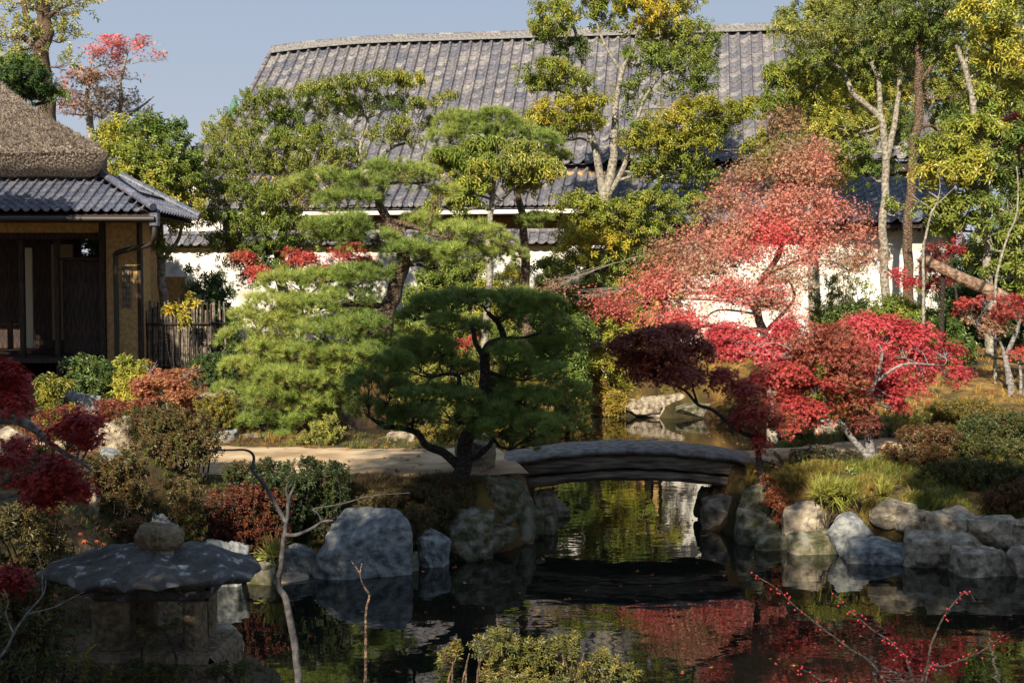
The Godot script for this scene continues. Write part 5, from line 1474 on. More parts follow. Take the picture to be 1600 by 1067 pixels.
	tree({"name": "maple_tree", "label": "thin red maple between the white wall and the great pine", "d": 30.0, "bark": "bark_dark", "leaf": "maple_far", "pals": [P.redbush], "spread": 0.5, "twigs": 9, "size": 0.9, "dens": 0.8,
		"stems": [{"p": [[470, 560], [472, 480], [468, 430], [480, 405]], "r": [0.06, 0.02]}, {"p": [[472, 470], [520, 430], [545, 410]], "r": [0.035, 0.01]}, {"p": [[470, 480], [420, 450], [388, 425]], "r": [0.035, 0.01]}],
		"pads": [[380, 408, 20, 14], [400, 430, 24, 14], [385, 445, 16, 12], [455, 395, 12, 8, 0, 0, 0.8], [480, 408, 28, 12, 0, 0, 0.7], [505, 425, 20, 10, 0, 0, 0.7], [545, 398, 22, 12], [560, 412, 22, 10], [535, 425, 26, 12], [550, 385, 12, 10]]})
	tree({"name": "maple_tree", "label": "scarlet maple glimpsed among the green leaves by the leaning stem", "d": 29.5, "bark": "bark_dark", "leaf": "maple_far", "pals": [P.crimson, P.maroon], "spread": 0.4, "twigs": 7, "size": 0.9,
		"stems": [{"p": [[1610, 560], [1606, 400], [1600, 300], [1590, 220]], "r": [0.07, 0.02]}],
		"pads": [[1582, 195, 20, 14], [1570, 215, 18, 12], [1592, 218, 18, 14], [1590, 265, 24, 20, 0, 1], [1570, 285, 20, 14, 0, 1], [1597, 300, 18, 14, 0, 1]]})
	tree({"name": "maple_tree", "label": "slender rose red maple in front of the sunlit wall end", "d": 27.0, "bark": "bark_dark", "leaf": "maple_far", "pals": [P.crimson, P.maroon], "spread": 0.3, "twigs": 8, "size": 0.8, "dens": 0.8,
		"stems": [{"p": [[1500, 560], [1498, 480], [1490, 430], [1488, 400]], "r": [0.04, 0.015]}, {"p": [[1494, 450], [1460, 440], [1430, 430]], "r": [0.02, 0.008]}],
		"pads": [[1505, 378, 10, 10], [1492, 395, 14, 8], [1465, 390, 16, 12, 0, 1], [1470, 410, 18, 10, 0, 1], [1405, 430, 14, 8], [1422, 442, 14, 6], [1455, 420, 16, 8, 0, 1], [1470, 438, 16, 5], [1448, 450, 14, 4]]})
	tree({"name": "maple_tree", "label": "coral red shrubby maple under the propped log", "d": 24.0, "bark": "bark_grey", "leaf": "maple", "pals": [P.redbush, P.faded], "spread": 0.4, "twigs": 12, "size": 1.0, "dens": 0.5,
		"stems": [{"p": [[1582, 652], [1580, 600], [1574, 560], [1590, 520], [1596, 495]], "r": [0.075, 0.03]}, {"p": [[1576, 600], [1572, 560], [1560, 530], [1530, 515]], "r": [0.045, 0.015]}, {"p": [[1594, 650], [1596, 590], [1592, 560]], "r": [0.04, 0.02]}],
		"pads": [[1520, 475, 26, 8], [1545, 468, 20, 8], [1505, 485, 16, 8], [1580, 470, 20, 10], [1570, 490, 26, 10], [1596, 482, 16, 14], [1530, 500, 24, 8, 0, 1, 0.5], [1592, 552, 12, 10], [1560, 515, 26, 10, 0, 1, 0.4]]})
	# shade trees on the near shore, over and beside where one stands, plus one added to shade the tea house front
	var n := 0
	for q in SHADE:
		n += 1
		shade_tree(q, n)

const SHADE := [[-13.2, -3.0, 6.8, 2.6, 0.25, 12], [-10.4, -3.4, 7.4, 2.2, 0.2, 13], [-5.9, -3.2, 11.3, 2.0, 0.25, 17], [-3.7, -2.6, 11.3, 2.0, 0.5, 14], [-0.4, 1.5, 11.8, 2.6, 0.6, 9], [3.8, 2.0, 10.8, 2.8, 0.5, 9], [-12.5, -19.6, 7.2, 2.0, 0.2, 38]]  # last entry: unseen tree added left of the tea house, shading its front

func shade_tree(q: Array, n: int):
	rng.seed = 4000 + n
	var base := Vector3(q[0], ground(q[0], q[1]), q[1])
	var root := thing("evergreen_tree", base, "tall evergreen shade tree standing out of view", "tree", "shade trees on the near shore")
	var h: float = q[2]
	var s := Shape.new()
	var pts := spline([Vector3(0, -0.2, 0), Vector3(0.1, h * 0.3, 0.1), Vector3(-0.1, h * 0.6, 0), Vector3(0, h * 0.92, 0)], 5)
	s.tube(pts, taper(pts.size(), 0.32, 0.05), 9)
	put("trunk", s.mesh(), M.bark_dark, root)
	var pal := [lin(48, 66, 34), lin(62, 80, 38), lin(76, 90, 42)]
	start_leaves()
	for k in int(q[5]):
		var y := h * rng.randf_range(q[4], 0.97)
		var wide: float = q[3] * (1.1 - 0.55 * y / h)
		var a: float = k * 2.4
		var c := Vector3(cos(a) * wide * rng.randf_range(0.35, 0.75), y, sin(a) * wide * rng.randf_range(0.35, 0.75))
		var b := Shape.new()
		var limb := spline([Vector3(0, y - 0.9, 0), c * 0.5 + Vector3(0, (y - 0.5) * 0.5, 0), c], 3)
		b.tube(limb, taper(limb.size(), 0.07, 0.02), 5, false)
		put("branch", b.mesh(), M.bark_dark, root)
		pad("oak", base + c, Vector3(1.5, 1.0, 1.5) * rng.randf_range(0.8, 1.15), pal, 0.6, 2.0, -0.22)
	crown(root, "oak")

func build_shrubs():
	var P := palettes()
	# far bank, before the white wall
	bush("camellia", "dark green camellia before the sunlit storehouse wall", "oak", P.green, 28.5, [[1300, 505, 34, 22], [1345, 500, 34, 24, 0.2]], {"size": 0.8})
	bush("camellia", "tall thin evergreen screening the sunlit storehouse wall", "oak", P.green, 31.5, [[1285, 450, 26, 26], [1320, 425, 26, 18], [1345, 455, 22, 20], [1455, 455, 22, 22], [1300, 480, 34, 20]], {"size": 0.8, "dens": 0.45, "gap": 0.0, "skirt": false})
	bush("camellia", "yellow green camellia between the two evergreen oak trunks", "oak", P.goldgreen, 28.0, [[1395, 495, 34, 26], [1435, 505, 34, 22, 0.2], [1415, 525, 40, 18, 0.4]], {"size": 0.8})
	bush("camellia", "low green camellia at the storehouse corner", "oak", P.green, 27.0, [[1475, 520, 34, 20], [1500, 545, 24, 16, 0.3]], {"size": 0.8})
	bush("hedge", "dark evergreen hedge closing the garden beyond the storehouse corner", "oak", P.deep, 34.0, [[1500, 470, 34, 34], [1540, 450, 36, 40], [1585, 440, 36, 44], [1625, 450, 36, 40], [1480, 510, 30, 26], [1530, 510, 44, 30], [1590, 510, 44, 30], [1520, 410, 30, 30], [1570, 390, 34, 30]], {"size": 1.2, "category": "hedge"})
	bush("camellia", "leafy evergreen hiding the wall foot beside the great pine trunk", "broad", P.green, 35.0, [[680, 440, 30, 22], [715, 425, 26, 18], [655, 470, 26, 26, 0.4]], {"size": 0.8, "dens": 0.8})
	bush("camellia", "sparse yellow green shrub against the white wall centre", "broad", P.goldgreen, 35.5, [[770, 455, 34, 20], [810, 435, 26, 20], [745, 425, 30, 20, 0.2]], {"size": 0.8, "dens": 0.6, "gap": 0.0})
	bush("camellia", "green shrub under the pale forked evergreen", "broad", P.green, 34.0, [[860, 425, 34, 20], [850, 480, 40, 24, 0.6], [890, 520, 40, 26, 0.9]], {"size": 0.8, "dens": 0.7})
	bush("camellia", "green glossy shrub leaning on the brushwood fence end", "oak", P.deep, 27.5, [[340, 470, 26, 26], [325, 440, 22, 20], [350, 510, 26, 26, 0.3], [300, 430, 14, 14]], {"size": 0.85, "dens": 0.7, "gap": -0.05})
	bush("camellia", "yellow leaved sapling in front of the brushwood fence", "broad", [lin(186, 160, 50), lin(150, 142, 56), lin(170, 150, 60)], 26.0, [[300, 478, 12, 12], [290, 505, 16, 14, 0.2], [268, 490, 14, 8]], {"size": 0.8, "dens": 0.5, "skirt": false})
	bush("azalea", "olive azalea mound on the mossy slope", "azalea", [lin(112, 100, 44), lin(126, 104, 52), lin(98, 92, 42)], 22.0, [[1480, 645, 36, 16], [1520, 640, 34, 18, 0.1], [1550, 650, 30, 14]], {})
	bush("azalea", "dark green azalea standing tall at the path beyond the grassy bank", "azalea", P.azalea, 18.6, [[1535, 680, 40, 26], [1580, 672, 36, 24, 0.1], [1510, 700, 30, 20, 0.2], [1570, 710, 44, 22, 0.3]], {"size": 1.2})
	bush("azalea", "rusty brown azalea between the crimson maple and dark azalea", "azalea", P.brown, 17.8, [[1420, 690, 36, 18], [1465, 685, 36, 18], [1440, 715, 40, 18, 0.2], [1400, 712, 24, 14, 0.1]], {"size": 1.2, "dens": 0.8})
	bush("azalea", "deep green low azalea above the stacked stones", "azalea", P.azalea, 17.0, [[1460, 748, 30, 18], [1500, 742, 40, 20], [1545, 745, 44, 20, 0.1], [1590, 740, 30, 20]], {"size": 1.2})
	bush("azalea", "brown leaved azalea crowning the last stacked stones", "azalea", P.brown, 16.2, [[1570, 785, 40, 18], [1605, 775, 34, 22]], {"size": 1.2})
	bush("azalea", "small glossy shrub at the foot of the crimson maple", "small", P.green, 17.4, [[1415, 745, 18, 12], [1440, 755, 16, 12], [1340, 748, 16, 8]], {"size": 0.9, "dens": 0.8})
	bush("azalea", "low dark azalea edging the path at the bridge end", "azalea", [lin(54, 48, 34), lin(70, 56, 40), lin(62, 62, 36)], 17.9, [[1235, 722, 28, 14], [1280, 718, 32, 14], [1320, 722, 28, 12], [1200, 738, 22, 14]], {"size": 1.1})
	bush("azalea", "russet shrub beside the bridge abutment", "azalea", [lin(120, 56, 36), lin(96, 62, 38), lin(130, 74, 44)], 17.2, [[1212, 782, 20, 16], [1228, 802, 18, 14, 0.1], [1204, 755, 12, 10]], {"size": 1.0, "dens": 0.5})
	bush("azalea", "leggy azalea with golden light between its stems behind the maple stems", "small", P.olive, 20.6, [[1395, 665, 34, 16], [1430, 660, 26, 14], [1375, 655, 20, 12]], {"size": 0.9, "dens": 0.6, "gap": -0.05, "skirt": false})
	bush("azalea", "green bush behind the end of the bridge", "small", P.green, 20.5, [[1262, 680, 22, 16], [1245, 665, 20, 12], [1330, 632, 18, 16]], {"size": 0.9})
	bush("ground_cover", "spreading dark ground cover on the bank behind the lantern", "azalea", [lin(70, 64, 36), lin(84, 80, 42), lin(96, 72, 44)], 13.0, [[60, 850, 50, 20], [130, 845, 50, 18], [200, 835, 40, 16, -0.6], [20, 900, 40, 24, 1.0], [100, 880, 40, 18, 0.6]], {"size": 1.2, "dens": 0.8})
	bush("azalea", "brown green azalea among stones above the lantern cap", "azalea", P.azalea, 14.6, [[90, 735, 30, 14], [110, 790, 30, 14], [225, 800, 28, 16], [290, 770, 26, 16], [60, 715, 26, 12]], {"size": 1.2, "dens": 0.8})
	bush("azalea", "drab olive shrub beside the lantern toward the maple trunk", "small", [lin(66, 66, 38), lin(84, 78, 42), lin(100, 84, 46)], 11.0, [[20, 830, 40, 22], [70, 815, 30, 18], [0, 940, 40, 30, 0.6], [50, 950, 30, 20, 0.6]], {"size": 1.0, "dens": 0.8})
	bush("ground_cover", "mossy ground cover spilling between pine foot and bridge", "azalea", [lin(96, 76, 46), lin(84, 84, 42), lin(110, 84, 52)], 16.2, [[690, 790, 30, 10], [650, 775, 34, 9, -0.2], [645, 808, 36, 10, 0.3], [600, 785, 36, 9], [560, 790, 30, 8], [720, 775, 20, 9, -0.2]], {"size": 0.9, "dens": 0.9})
	# left bank
	bush("azalea", "broad dark azalea on the bank beside the sandy path", "azalea", P.azalea, 16.4, [[230, 668, 44, 24], [280, 665, 46, 26], [310, 695, 40, 26, 0.2], [230, 705, 44, 24, 0.3], [270, 720, 40, 24, 0.4]], {"size": 1.3, "dens": 0.8})
	bush("azalea", "clipped azalea with red bud tips in front of the path", "azalea", [lin(52, 66, 34), lin(66, 76, 38), lin(84, 70, 40)], 15.9, [[370, 742, 30, 14], [420, 738, 36, 14], [470, 736, 36, 15], [515, 742, 28, 13], [440, 755, 60, 12, 0.2]], {"size": 1.2})
	bush("azalea", "rust red creeping azalea above the blue grey boulders", "azalea", [lin(96, 50, 36), lin(110, 60, 40), lin(84, 60, 38)], 15.4, [[340, 790, 36, 18], [390, 780, 40, 18], [430, 790, 30, 16], [310, 805, 30, 14]], {"size": 1.2, "dens": 0.7})
	bush("azalea", "olive shrub under the wine red maple sprays", "azalea", P.azalea, 14.2, [[160, 745, 36, 20], [200, 735, 30, 18], [175, 790, 40, 18, 0.2], [120, 800, 30, 14, 0.3]], {"size": 1.3, "dens": 0.7})
	bush("camellia", "green camellia before the tea house veranda", "oak", P.deep, 23.5, [[130, 580, 34, 18], [165, 590, 30, 18, 0.2], [145, 605, 34, 14, 0.3]], {"size": 0.8})
	bush("camellia", "yellow tipped camellia at the tea house corner", "oak", P.goldgreen, 23.0, [[195, 575, 20, 12], [215, 580, 18, 10, 0.1], [205, 595, 20, 12]], {"size": 0.7})
	bush("camellia", "yellow leaved daphne near the tea house veranda", "broad", [lin(140, 132, 52), lin(96, 104, 48), lin(78, 92, 44)], 20.5, [[75, 604, 18, 12], [98, 610, 14, 10]], {"size": 0.6})
	bush("hedge", "low dark hedge at the foot of the brushwood fence", "azalea", P.deep, 24.5, [[325, 575, 30, 18], [350, 570, 20, 16], [300, 600, 26, 14]], {"size": 1.4, "category": "hedge"})
	bush("azalea", "sunlit yellow azalea under the great pine", "azalea", P.azgold, 21.0, [[330, 640, 26, 14], [350, 630, 18, 12], [310, 655, 20, 12]], {"size": 1.2})
	bush("azalea", "red leaved low azalea among the house side stones", "azalea", [lin(120, 60, 46), lin(140, 84, 60), lin(96, 60, 44)], 18.5, [[110, 650, 34, 10], [170, 640, 34, 10], [215, 640, 24, 10], [60, 660, 26, 10]], {"size": 1.2, "dens": 0.5})
	bush("azalea", "small green azalea beneath the great pine trunk", "small", P.olive, 20.4, [[505, 682, 22, 14], [480, 690, 20, 10], [520, 665, 14, 10]], {"size": 0.8, "dens": 0.8})
	# far pond edge
	bush("azalea", "golden azalea on the far shore behind the dark pine", "azalea", P.azgold, 27.5, [[680, 660, 34, 20], [720, 668, 30, 20, 0.1], [655, 650, 24, 14]], {"size": 1.8})
	bush("azalea", "golden brown azalea on the far shore under the dark pine boughs", "azalea", P.azgold, 31.0, [[810, 610, 34, 18], [770, 595, 30, 18], [850, 600, 34, 18]], {"size": 1.8})
	bush("azalea", "olive azalea bank across the back pond seen through the dark pine", "azalea", P.olive, 31.5, [[660, 590, 36, 22], [700, 575, 36, 22], [740, 560, 34, 22, -0.5], [640, 620, 30, 18]], {"size": 1.8})
	bush("azalea", "green shrub bank below the white wall behind the dark pine", "small", P.green, 33.5, [[660, 530, 40, 26], [710, 520, 40, 26], [770, 530, 40, 24], [820, 545, 40, 24], [860, 565, 34, 20]], {"size": 1.5})
	bush("azalea", "small red shrub glowing between the dark pine boughs", "maple_far", P.redbush, 32.0, [[722, 545, 22, 12], [742, 535, 14, 10], [705, 560, 16, 10]], {"size": 0.9, "skirt": false})
	bush("azalea", "pale yellow shrub at the pond corner behind the dark pine trunk", "azalea", P.azgold, 30.0, [[770, 620, 30, 16], [735, 628, 26, 14], [840, 625, 34, 14], [890, 622, 30, 14]], {"size": 1.8})
	bush("camellia", "green shrubs under the pale yellow tree beside the wall foot", "oak", P.goldgreen, 33.0, [[610, 520, 30, 26], [590, 560, 30, 24], [560, 500, 30, 26], [620, 570, 26, 20]], {"size": 0.9})
	bush("fern", "yellow fern at the far water edge", "fern", [lin(150, 132, 54), lin(130, 122, 50)], 34.0, [[962, 628, 14, 7], [985, 632, 12, 6]], {"size": 0.6, "category": "fern"})
	bush("ornamental_grass", "arching green and yellow grass on the far shore", "sword", [lin(130, 130, 52), lin(160, 146, 60)], 34.6, [[965, 605, 24, 10], [990, 612, 22, 8], [930, 622, 26, 8]], {"size": 1.0, "dens": 2.0, "category": "grass"})
	bush("azalea", "reddish brown shrub between fern and forked tree", "azalea", [lin(150, 108, 74), lin(128, 92, 62), lin(140, 120, 66)], 34.8, [[935, 610, 30, 14], [910, 600, 24, 14], [1040, 590, 40, 14], [1090, 600, 34, 14]], {"size": 1.9})
	bush("azalea", "golden shrub beside the pale far boulders", "azalea", P.azgold, 34.5, [[1120, 640, 30, 14], [1160, 640, 34, 16], [1200, 630, 34, 18], [1090, 615, 26, 12]], {"size": 1.9})
	# near shore
	bush("azalea", "sunlit yellow azalea hanging over the near water edge", "azalea", [lin(84, 86, 42), lin(102, 98, 46), lin(124, 110, 52), lin(100, 80, 46)], 8.3, [[720, 1040, 40, 26], [775, 1020, 46, 30], [830, 1035, 46, 28], [880, 1030, 44, 26], [930, 1050, 40, 22], [975, 1068, 30, 16], [820, 1070, 90, 24]], {"size": 0.85, "dens": 0.85, "bark": "bark", "skirt": false})
	bush("azalea", "dark leafy shrub in front of the lantern foot", "small", [lin(60, 68, 36), lin(80, 80, 40), lin(110, 96, 46)], 8.6, [[30, 1010, 40, 30], [80, 1040, 40, 26], [0, 970, 30, 26], [120, 1060, 40, 16], [40, 1060, 50, 20]], {"size": 1.0, "dens": 0.55, "skirt": false})
	bush("azalea", "low mossy shrub growing over the lantern base", "azalea", P.azalea, 9.35, [[235, 992, 20, 6], [265, 985, 16, 5], [200, 1050, 60, 10], [300, 1055, 50, 10], [360, 1058, 30, 10]], {"size": 0.8, "skirt": false, "dens": 0.9, "stems": 1})
	bush("iris", "tuft of green iris blades among the shore stones", "sword", [lin(112, 122, 50), lin(150, 148, 60)], 15.0, [[423, 868, 10, 10]], {"size": 0.55, "dens": 6.0, "category": "plant", "skirt": false})
	bush("grass_clump", "grassy clump under the crimson maple stems", "blade", [lin(96, 108, 40), lin(130, 128, 50)], 16.8, [[1290, 770, 30, 10], [1340, 772, 34, 8], [1390, 770, 30, 8]], {"size": 1.1, "dens": 1.2, "category": "grass", "skirt": false})

func bare_plant(called: String, label: String, category: String, lines: Array, m: String):
	# lines: [[ [px, py, depth] ... ], first radius, last radius]
	var base := Vector3.ZERO
	var root: Node3D = null
	for k in lines.size():
		var p := []
		for q in lines[k][0]: p.append(at(q[0], q[1], q[2]))
		if k == 0:
			base = p[0]
			base.y = ground(base.x, base.z)
			p.insert(0, base - Vector3(0, 0.1, 0))
			root = thing(called, base, label, category)
		for j in p.size(): p[j] -= base
		var sp := spline(p, 5)
		var s := Shape.new()
		for j in sp.size(): sp[j] += Vector3(noise.get_noise_3dv(sp[j] * 20.0), 0, fine.get_noise_3dv(sp[j] * 9.0)) * lines[k][1] * 0.5
		s.tube(sp, taper(sp.size(), lines[k][1], lines[k][2]), 8)
		put("trunk" if k == 0 else "branch", s.mesh(), M[m], root)
	return root

func build_details():
	bare_plant("bare_shrub", "leafless grey shrub with a crooked stem standing before the shore boulders", "shrub", [[[[468, 1090, 7.4], [458, 1000, 7.4], [447, 940, 7.4], [432, 915, 7.45], [440, 880, 7.4], [444, 845, 7.4], [448, 815, 7.4], [450, 785, 7.4], [462, 760, 7.4]], 0.026, 0.009], [[[446, 835, 7.4], [462, 836, 7.35], [485, 826, 7.3], [503, 815, 7.3], [520, 813, 7.3]], 0.013, 0.006], [[[446, 815, 7.4], [428, 785, 7.45], [410, 755, 7.5], [394, 735, 7.5], [396, 715, 7.5], [386, 704, 7.5], [360, 703, 7.55], [325, 704, 7.6]], 0.014, 0.005], [[[503, 815, 7.3], [496, 802, 7.3], [490, 795, 7.3], [530, 788, 7.3], [580, 775, 7.2], [640, 770, 7.2]], 0.006, 0.002], [[[452, 785, 7.4], [447, 765, 7.4], [452, 752, 7.4]], 0.01, 0.004]], "bark_slate")
	bare_plant("bare_shrub", "tangle of pale bare twigs beside the lantern legs", "shrub", [[[[-20, 1060, 8.2], [8, 1015, 8.2], [20, 990, 8.2], [40, 960, 8.2], [66, 930, 8.2], [70, 905, 8.2]], 0.012, 0.004], [[[20, 990, 8.2], [8, 960, 8.2], [12, 940, 8.2], [4, 920, 8.2]], 0.006, 0.002], [[[40, 960, 8.2], [80, 950, 8.1], [110, 935, 8.1], [130, 925, 8.1]], 0.006, 0.002], [[[66, 930, 8.2], [62, 880, 8.2], [48, 855, 8.2], [20, 852, 8.2]], 0.005, 0.002]], "bark_grey")
	bare_plant("bare_twig", "thin leafless twig rising from the near water edge", "twig", [[[[570, 1080, 7.6], [571, 1040, 7.6], [571, 990, 7.6], [573, 950, 7.6], [577, 930, 7.6], [570, 918, 7.6], [563, 900, 7.6], [566, 880, 7.6]], 0.011, 0.004], [[[563, 898, 7.6], [556, 886, 7.6], [548, 876, 7.6]], 0.005, 0.002]], "bark")
	bare_plant("bare_shrub", "curly leafless sapling beside the propped log", "shrub", [[[[1444, 470, 25.5], [1443, 395, 25.5], [1447, 370, 25.5], [1455, 335, 25.5], [1462, 322, 25.5], [1466, 310, 25.5], [1452, 300, 25.5]], 0.035, 0.015], [[[1458, 328, 25.5], [1448, 320, 25.5], [1435, 312, 25.5], [1425, 302, 25.5]], 0.016, 0.006], [[[1466, 318, 25.5], [1480, 305, 25.5], [1495, 290, 25.5]], 0.014, 0.005], [[[1466, 312, 25.5], [1470, 290, 25.5], [1466, 270, 25.5]], 0.012, 0.004]], "bark_pale")
	bare_plant("sapling", "slim bent sapling stem crossing the green foliage by the log", "sapling", [[[[1556, 560, 25.0], [1556, 450, 25.0], [1562, 415, 25.0], [1575, 370, 25.0], [1588, 340, 25.0], [1592, 300, 25.0], [1590, 260, 25.0]], 0.035, 0.014]], "bark_pale")
	# propped log
	var a := at(1438, 402, 26.0)
	var b := at(1562, 462, 25.4)
	var c := at(1700, 545, 24.6)
	var root := thing("propped_log", Vector3(b.x, ground(b.x, b.z), b.z), "slanting cut tree limb bound with rope and propped by a post", "log")
	var s := Shape.new()
	var pts := spline([a - root.position, a.lerp(b, 0.5) + Vector3(0, -0.02, 0) - root.position, b - root.position, c - root.position], 6)
	s.tube(pts, taper(pts.size(), 0.1, 0.17), 12)
	put("limb", s.mesh(), M.log, root)
	for k in 2:
		var q := pts[2 + k * 8]
		var d := (pts[3 + k * 8] - q).normalized()
		var r := Shape.new()
		r.tube(PackedVector3Array([q - d * 0.03, q + d * 0.03]), PackedFloat32Array([0.125 + k * 0.03, 0.125 + k * 0.03]), 12)
		put("rope_band", r.mesh(), M.twine, root)
	var pr := Shape.new()
	pr.tube(PackedVector3Array([Vector3(pts[4].x, -0.3, pts[4].z - 0.1), pts[4] - Vector3(0, 0.1, 0.08)]), PackedFloat32Array([0.05, 0.045]), 8)
	put("prop_post", pr.mesh(), M.bark_dark, root)
	# berry twigs over the near water
	rng.seed = 321
	for q in [["berry_twig", "long arching twig with red berries at its tip over the water", [[1460, 1130], [1380, 1060], [1330, 1015], [1290, 985], [1240, 945], [1215, 920], [1178, 898]], 6.4, 0.35], ["berry_twig", "branching twig hung with clusters of red berries", [[1445, 1130], [1425, 1060], [1400, 1010], [1365, 985], [1330, 955], [1305, 930]], 6.2, 0.3], ["berry_twig", "twig with scattered berries reaching toward the stacked stones", [[1440, 1130], [1442, 1060], [1480, 1040], [1530, 1020], [1575, 990], [1620, 970]], 6.3, 0.2], ["berry_twig", "upright twig with red berries before the stacked stones", [[1438, 1130], [1450, 1040], [1465, 985], [1485, 950], [1510, 925], [1525, 940]], 6.5, 0.5], ["berry_twig", "short low twig with a few red berries", [[1330, 1130], [1310, 1080], [1285, 1064], [1262, 1050], [1252, 1046]], 6.3, 0.2]]:
		var p := []
		for w in q[2]: p.append(at(w[0], w[1], q[3]))
		var base: Vector3 = p[0]
		base.y = ground(base.x, base.z)
		p[0] = base - Vector3(0, 0.05, 0)
		var tw := thing(q[0], base, q[1], "twig")
		for k in p.size(): p[k] -= base
		var sp := spline(p, 5)
		var ts := Shape.new()
		ts.tube(sp, taper(sp.size(), 0.008, 0.0025), 6)
		put("stem", ts.mesh(), M.bark_dark, tw)
		var ball := SphereMesh.new()
		ball.radius = 0.006
		ball.height = 0.012
		ball.radial_segments = 10
		ball.rings = 6
		for k in range(int(sp.size() * q[4]), sp.size()):
			if rng.randf() < 0.5: continue
			for j in rng.randi_range(1, 4):
				var o := put("berry", ball, M.berry, tw)
				o.position = sp[k] + Vector3(rng.randf_range(-0.025, 0.025), rng.randf_range(-0.03, 0.015), rng.randf_range(-0.025, 0.025))

func build_rocks():
	rock(568, 850, 66, 44, 15.5, "stone_blue", "large angular blue grey boulder on the pond shore", "", 0.97, 0.1)
	rock(675, 852, 27, 28, 15.8, "stone_blue", "squarish blue grey rock beside the large angular boulder")
	rock(470, 866, 32, 24, 15.4, "stone_blue", "rounded grey rock between the iris tuft and the large boulder")
	rock(352, 852, 34, 18, 14.8, "stone_blue", "flat topped pale blue stone behind the lantern cap")
	rock(405, 885, 26, 14, 14.9, "stone_moss", "small stone at the waterline near the iris tuft")
	rock(440, 902, 36, 10, 15.0, "stone_warm", "low flat stone lying in the water below the iris tuft")
	rock(640, 862, 12, 10, 15.5, "stone_moss", "fist sized stone between the two angular boulders")
	rock(735, 818, 42, 32, 16.2, "stone_moss", "mossy boulder with a pale scar under the dark pine")
	rock(782, 782, 34, 44, 17.0, "stone_moss", "tall mossy boulder at the pine foot beside the bridge")
	rock(748, 715, 32, 34, 17.6, "stone_warm", "upright weathered boulder behind the dark pine trunk")
	rock(812, 815, 34, 30, 17.6, "stone_moss", "squat stone below the bridge end on the pine side")
	rock(840, 795, 26, 36, 18.7, "stone_warm", "abutment stone beneath the bridge on the pine side")
	rock(800, 800, 44, 48, 17.4, "stone_moss", "mossy stone wedged between the pine roots and the bridge")
	rock(765, 838, 36, 24, 16.5, "stone_moss", "low waterline stone below the mossy boulders")
	rock(845, 822, 30, 24, 18.0, "stone_moss", "mossy waterline stone just under the bridge end")
	rock(1186, 792, 36, 46, 17.5, "stone_moss", "tall mossy stone beside the bridge end and russet shrub")
	rock(868, 800, 20, 22, 19.3, "stone_warm", "low stone in the shadow beneath the bridge")
	rock(1148, 798, 44, 40, 18.2, "stone_warm", "broad brown abutment boulder carrying the bridge end")
	rock(1105, 785, 18, 30, 18.9, "stone_moss", "abutment stone beneath the bridge on the maple side")
	rock(1185, 820, 30, 30, 17.2, "stone_moss", "mossy stone beside the brown abutment boulder")
	var g := "retaining wall stones"
	rock(1258, 806, 30, 28, 16.9, "stone_warm", "pale sunlit stone with a cleft at the start of the retaining wall", "", 0.85)
	var order := ["second", "third", "fourth", "fifth", "sixth", "seventh"]
	var nth := 0
	for q in [[1327, 820, 32, 22, 16.5], [1400, 800, 34, 22, 16.4], [1432, 812, 26, 18, 16.2], [1488, 816, 36, 24, 16.0], [1555, 828, 40, 28, 15.8], [1605, 834, 30, 26, 15.7]]:
		rock(q[0], q[1], q[2], q[3], q[4], "stone_warm" if q[0] != 1327 else "stone_blue", "%s stone of the retaining wall's upper tier counted from the pale cleft stone" % order[nth], g, 0.84)
		nth += 1
	nth = 0
	rock(1364, 856, 48, 18, 16.1, "stone_blue", "long blue grey stone in the lower tier of the retaining wall", "", 0.84)
	for q in [[1452, 852, 36, 28, 15.8], [1500, 858, 36, 30, 15.7], [1538, 872, 42, 26, 15.4], [1600, 872, 30, 28, 15.3]]:
		rock(q[0], q[1], q[2], q[3], q[4], "stone_warm", "%s stone of the wall's lower tier counted from the long blue grey one" % order[nth], g, 0.84)
		nth += 1
	rock(1280, 842, 44, 20, 16.7, "stone_moss", "dark mossy ledge stone at the waterline below the pale stone")
	rock(1215, 838, 34, 16, 16.9, "stone_moss", "low mossy waterline stone near the russet shrub")
	# beyond the bridge
	rock(1045, 628, 42, 22, 34.3, "stone_warm", "pale lit boulder on the far shore behind the bridge")
	rock(1000, 635, 28, 14, 34.0, "stone_warm", "low pale boulder beside the fern on the far shore")
	rock(1085, 640, 26, 14, 33.8, "stone_moss", "mossy boulder under the maroon maple bough on the far shore")
	rock(1303, 672, 30, 20, 21.3, "stone_warm", "smooth pale boulder seen between the maple stems")
	rock(1460, 660, 22, 9, 23.0, "stone_warm", "small pale stone among golden leaves on the slope")
	rock(600, 692, 22, 10, 21.3, "stone_warm", "low pale stone at the root of the great pine")
	rock(622, 686, 24, 16, 21.2, "stone_warm", "rough warm rock by the path behind the dark pine bough")
	rock(395, 688, 26, 14, 21.0, "stone_blue", "broken grey stone below the great pine boughs")
	rock(350, 684, 20, 14, 20.6, "stone_blue", "grey stone at the path edge beside the broad dark azalea")
	rock(345, 612, 34, 10, 23.0, "stone_warm", "flat pale stepping stone near the hedge")
	rock(118, 618, 34, 18, 21.0, "stone_blue", "smooth rounded grey boulder before the tea house")
	rock(175, 655, 24, 10, 18.0, "stone_warm", "low stone half hidden by red azalea")
	rock(14, 680, 26, 18, 15.5, "stone_warm", "pale rock behind the wine red maple")
	rock(36, 780, 26, 24, 13.8, "stone_blue", "upright pale boulder under the wine red sprays")
	rock(62, 800, 18, 16, 13.4, "stone_blue", "small grey rock leaning on the upright pale boulder")
	rock(258, 800, 24, 12, 14.4, "stone_blue", "grey rock above the lantern finial")
	rock(178, 712, 24, 12, 15.2, "stone_blue", "rounded grey rock in front of the broad dark azalea")
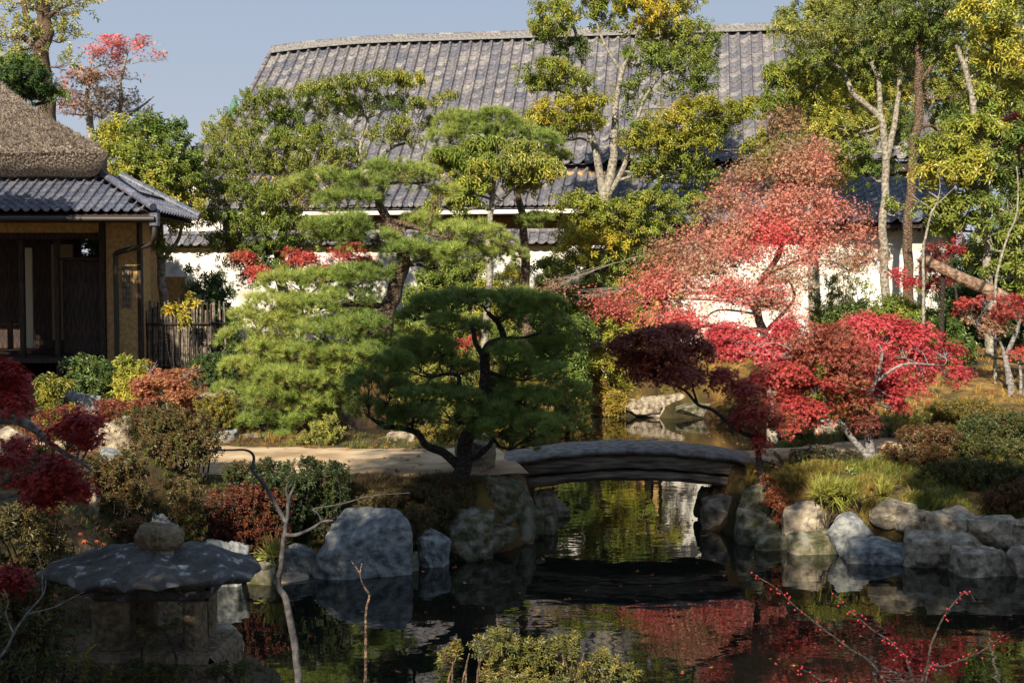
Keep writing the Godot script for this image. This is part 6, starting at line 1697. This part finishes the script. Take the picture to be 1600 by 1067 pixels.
	rock(135, 770, 22, 14, 13.8, "stone_warm", "pale stone at the foot of the olive shrub")
	rock(25, 862, 34, 14, 12.6, "stone_warm", "flat brown stone behind the lantern cap edge")
	rock(345, 1010, 30, 34, 11.2, "stone_warm", "shore stone behind the lantern base", "", 0.85)

# ------------------------------------------------------------------
func _ready():
	# camera
	var cam := Camera3D.new()
	cam.name = "camera"
	cam.position = EYE
	cam.rotation.x = -PITCH
	cam.keep_aspect = Camera3D.KEEP_HEIGHT
	cam.fov = rad_to_deg(2.0 * atan(533.5 / FOCAL))
	cam.near = 0.1
	cam.far = 3000.0
	add_child(cam)
	cam.current = true
	# sky, air and sun
	var env := Environment.new()
	env.background_mode = Environment.BG_SKY
	var sky := ProceduralSkyMaterial.new()
	sky.sky_top_color = Color(0.458, 0.53, 0.628)
	sky.sky_horizon_color = Color(0.645, 0.66, 0.675)
	sky.sky_curve = 0.13
	sky.ground_bottom_color = Color(0.16, 0.14, 0.10)
	sky.ground_horizon_color = Color(0.4, 0.4, 0.38)
	sky.sun_angle_max = 2.0
	var sk := Sky.new()
	sk.sky_material = sky
	env.sky = sk
	env.tonemap_mode = Environment.TONE_MAPPER_LINEAR
	env.tonemap_exposure = 1.7
	env.sdfgi_enabled = true
	env.ssao_enabled = true
	env.ssil_enabled = true
	var we := WorldEnvironment.new()
	we.environment = env
	add_child(we)
	var sun := DirectionalLight3D.new()
	sun.name = "sun"
	sun.light_energy = 1.6
	sun.light_angular_distance = 0.5
	sun.light_color = Color(1.0, 0.955, 0.87)
	sun.shadow_enabled = true
	add_child(sun)
	var az := deg_to_rad(22.0)
	var el := deg_to_rad(33.0)
	sun.look_at_from_position(Vector3(-sin(az) * cos(el), sin(el), cos(az) * cos(el)) * 50.0, Vector3.ZERO)
	noise.seed = 7
	noise.frequency = 0.2
	noise.fractal_octaves = 3
	fine.seed = 8
	fine.frequency = 1.0
	fine.fractal_octaves = 2
	make_materials()
	make_leaves()
	make_ico()
	print("materials ", Time.get_ticks_msec())
	build_ground()
	build_hall()
	capped_wall("garden_wall", "white plastered garden wall with a tiled cap below the temple hall", -12.3, 2.9, 8.15, 5.45, 4.92)
	build_wing()
	build_pagoda()
	build_house()
	build_bridge()
	build_lantern()
	print("structures ", Time.get_ticks_msec())
	build_trees()
	print("trees ", Time.get_ticks_msec())
	build_shrubs()
	build_rocks()
	build_details()
	scatter_ground()
	print("all ", Time.get_ticks_msec(), " leaf sprigs ", total)
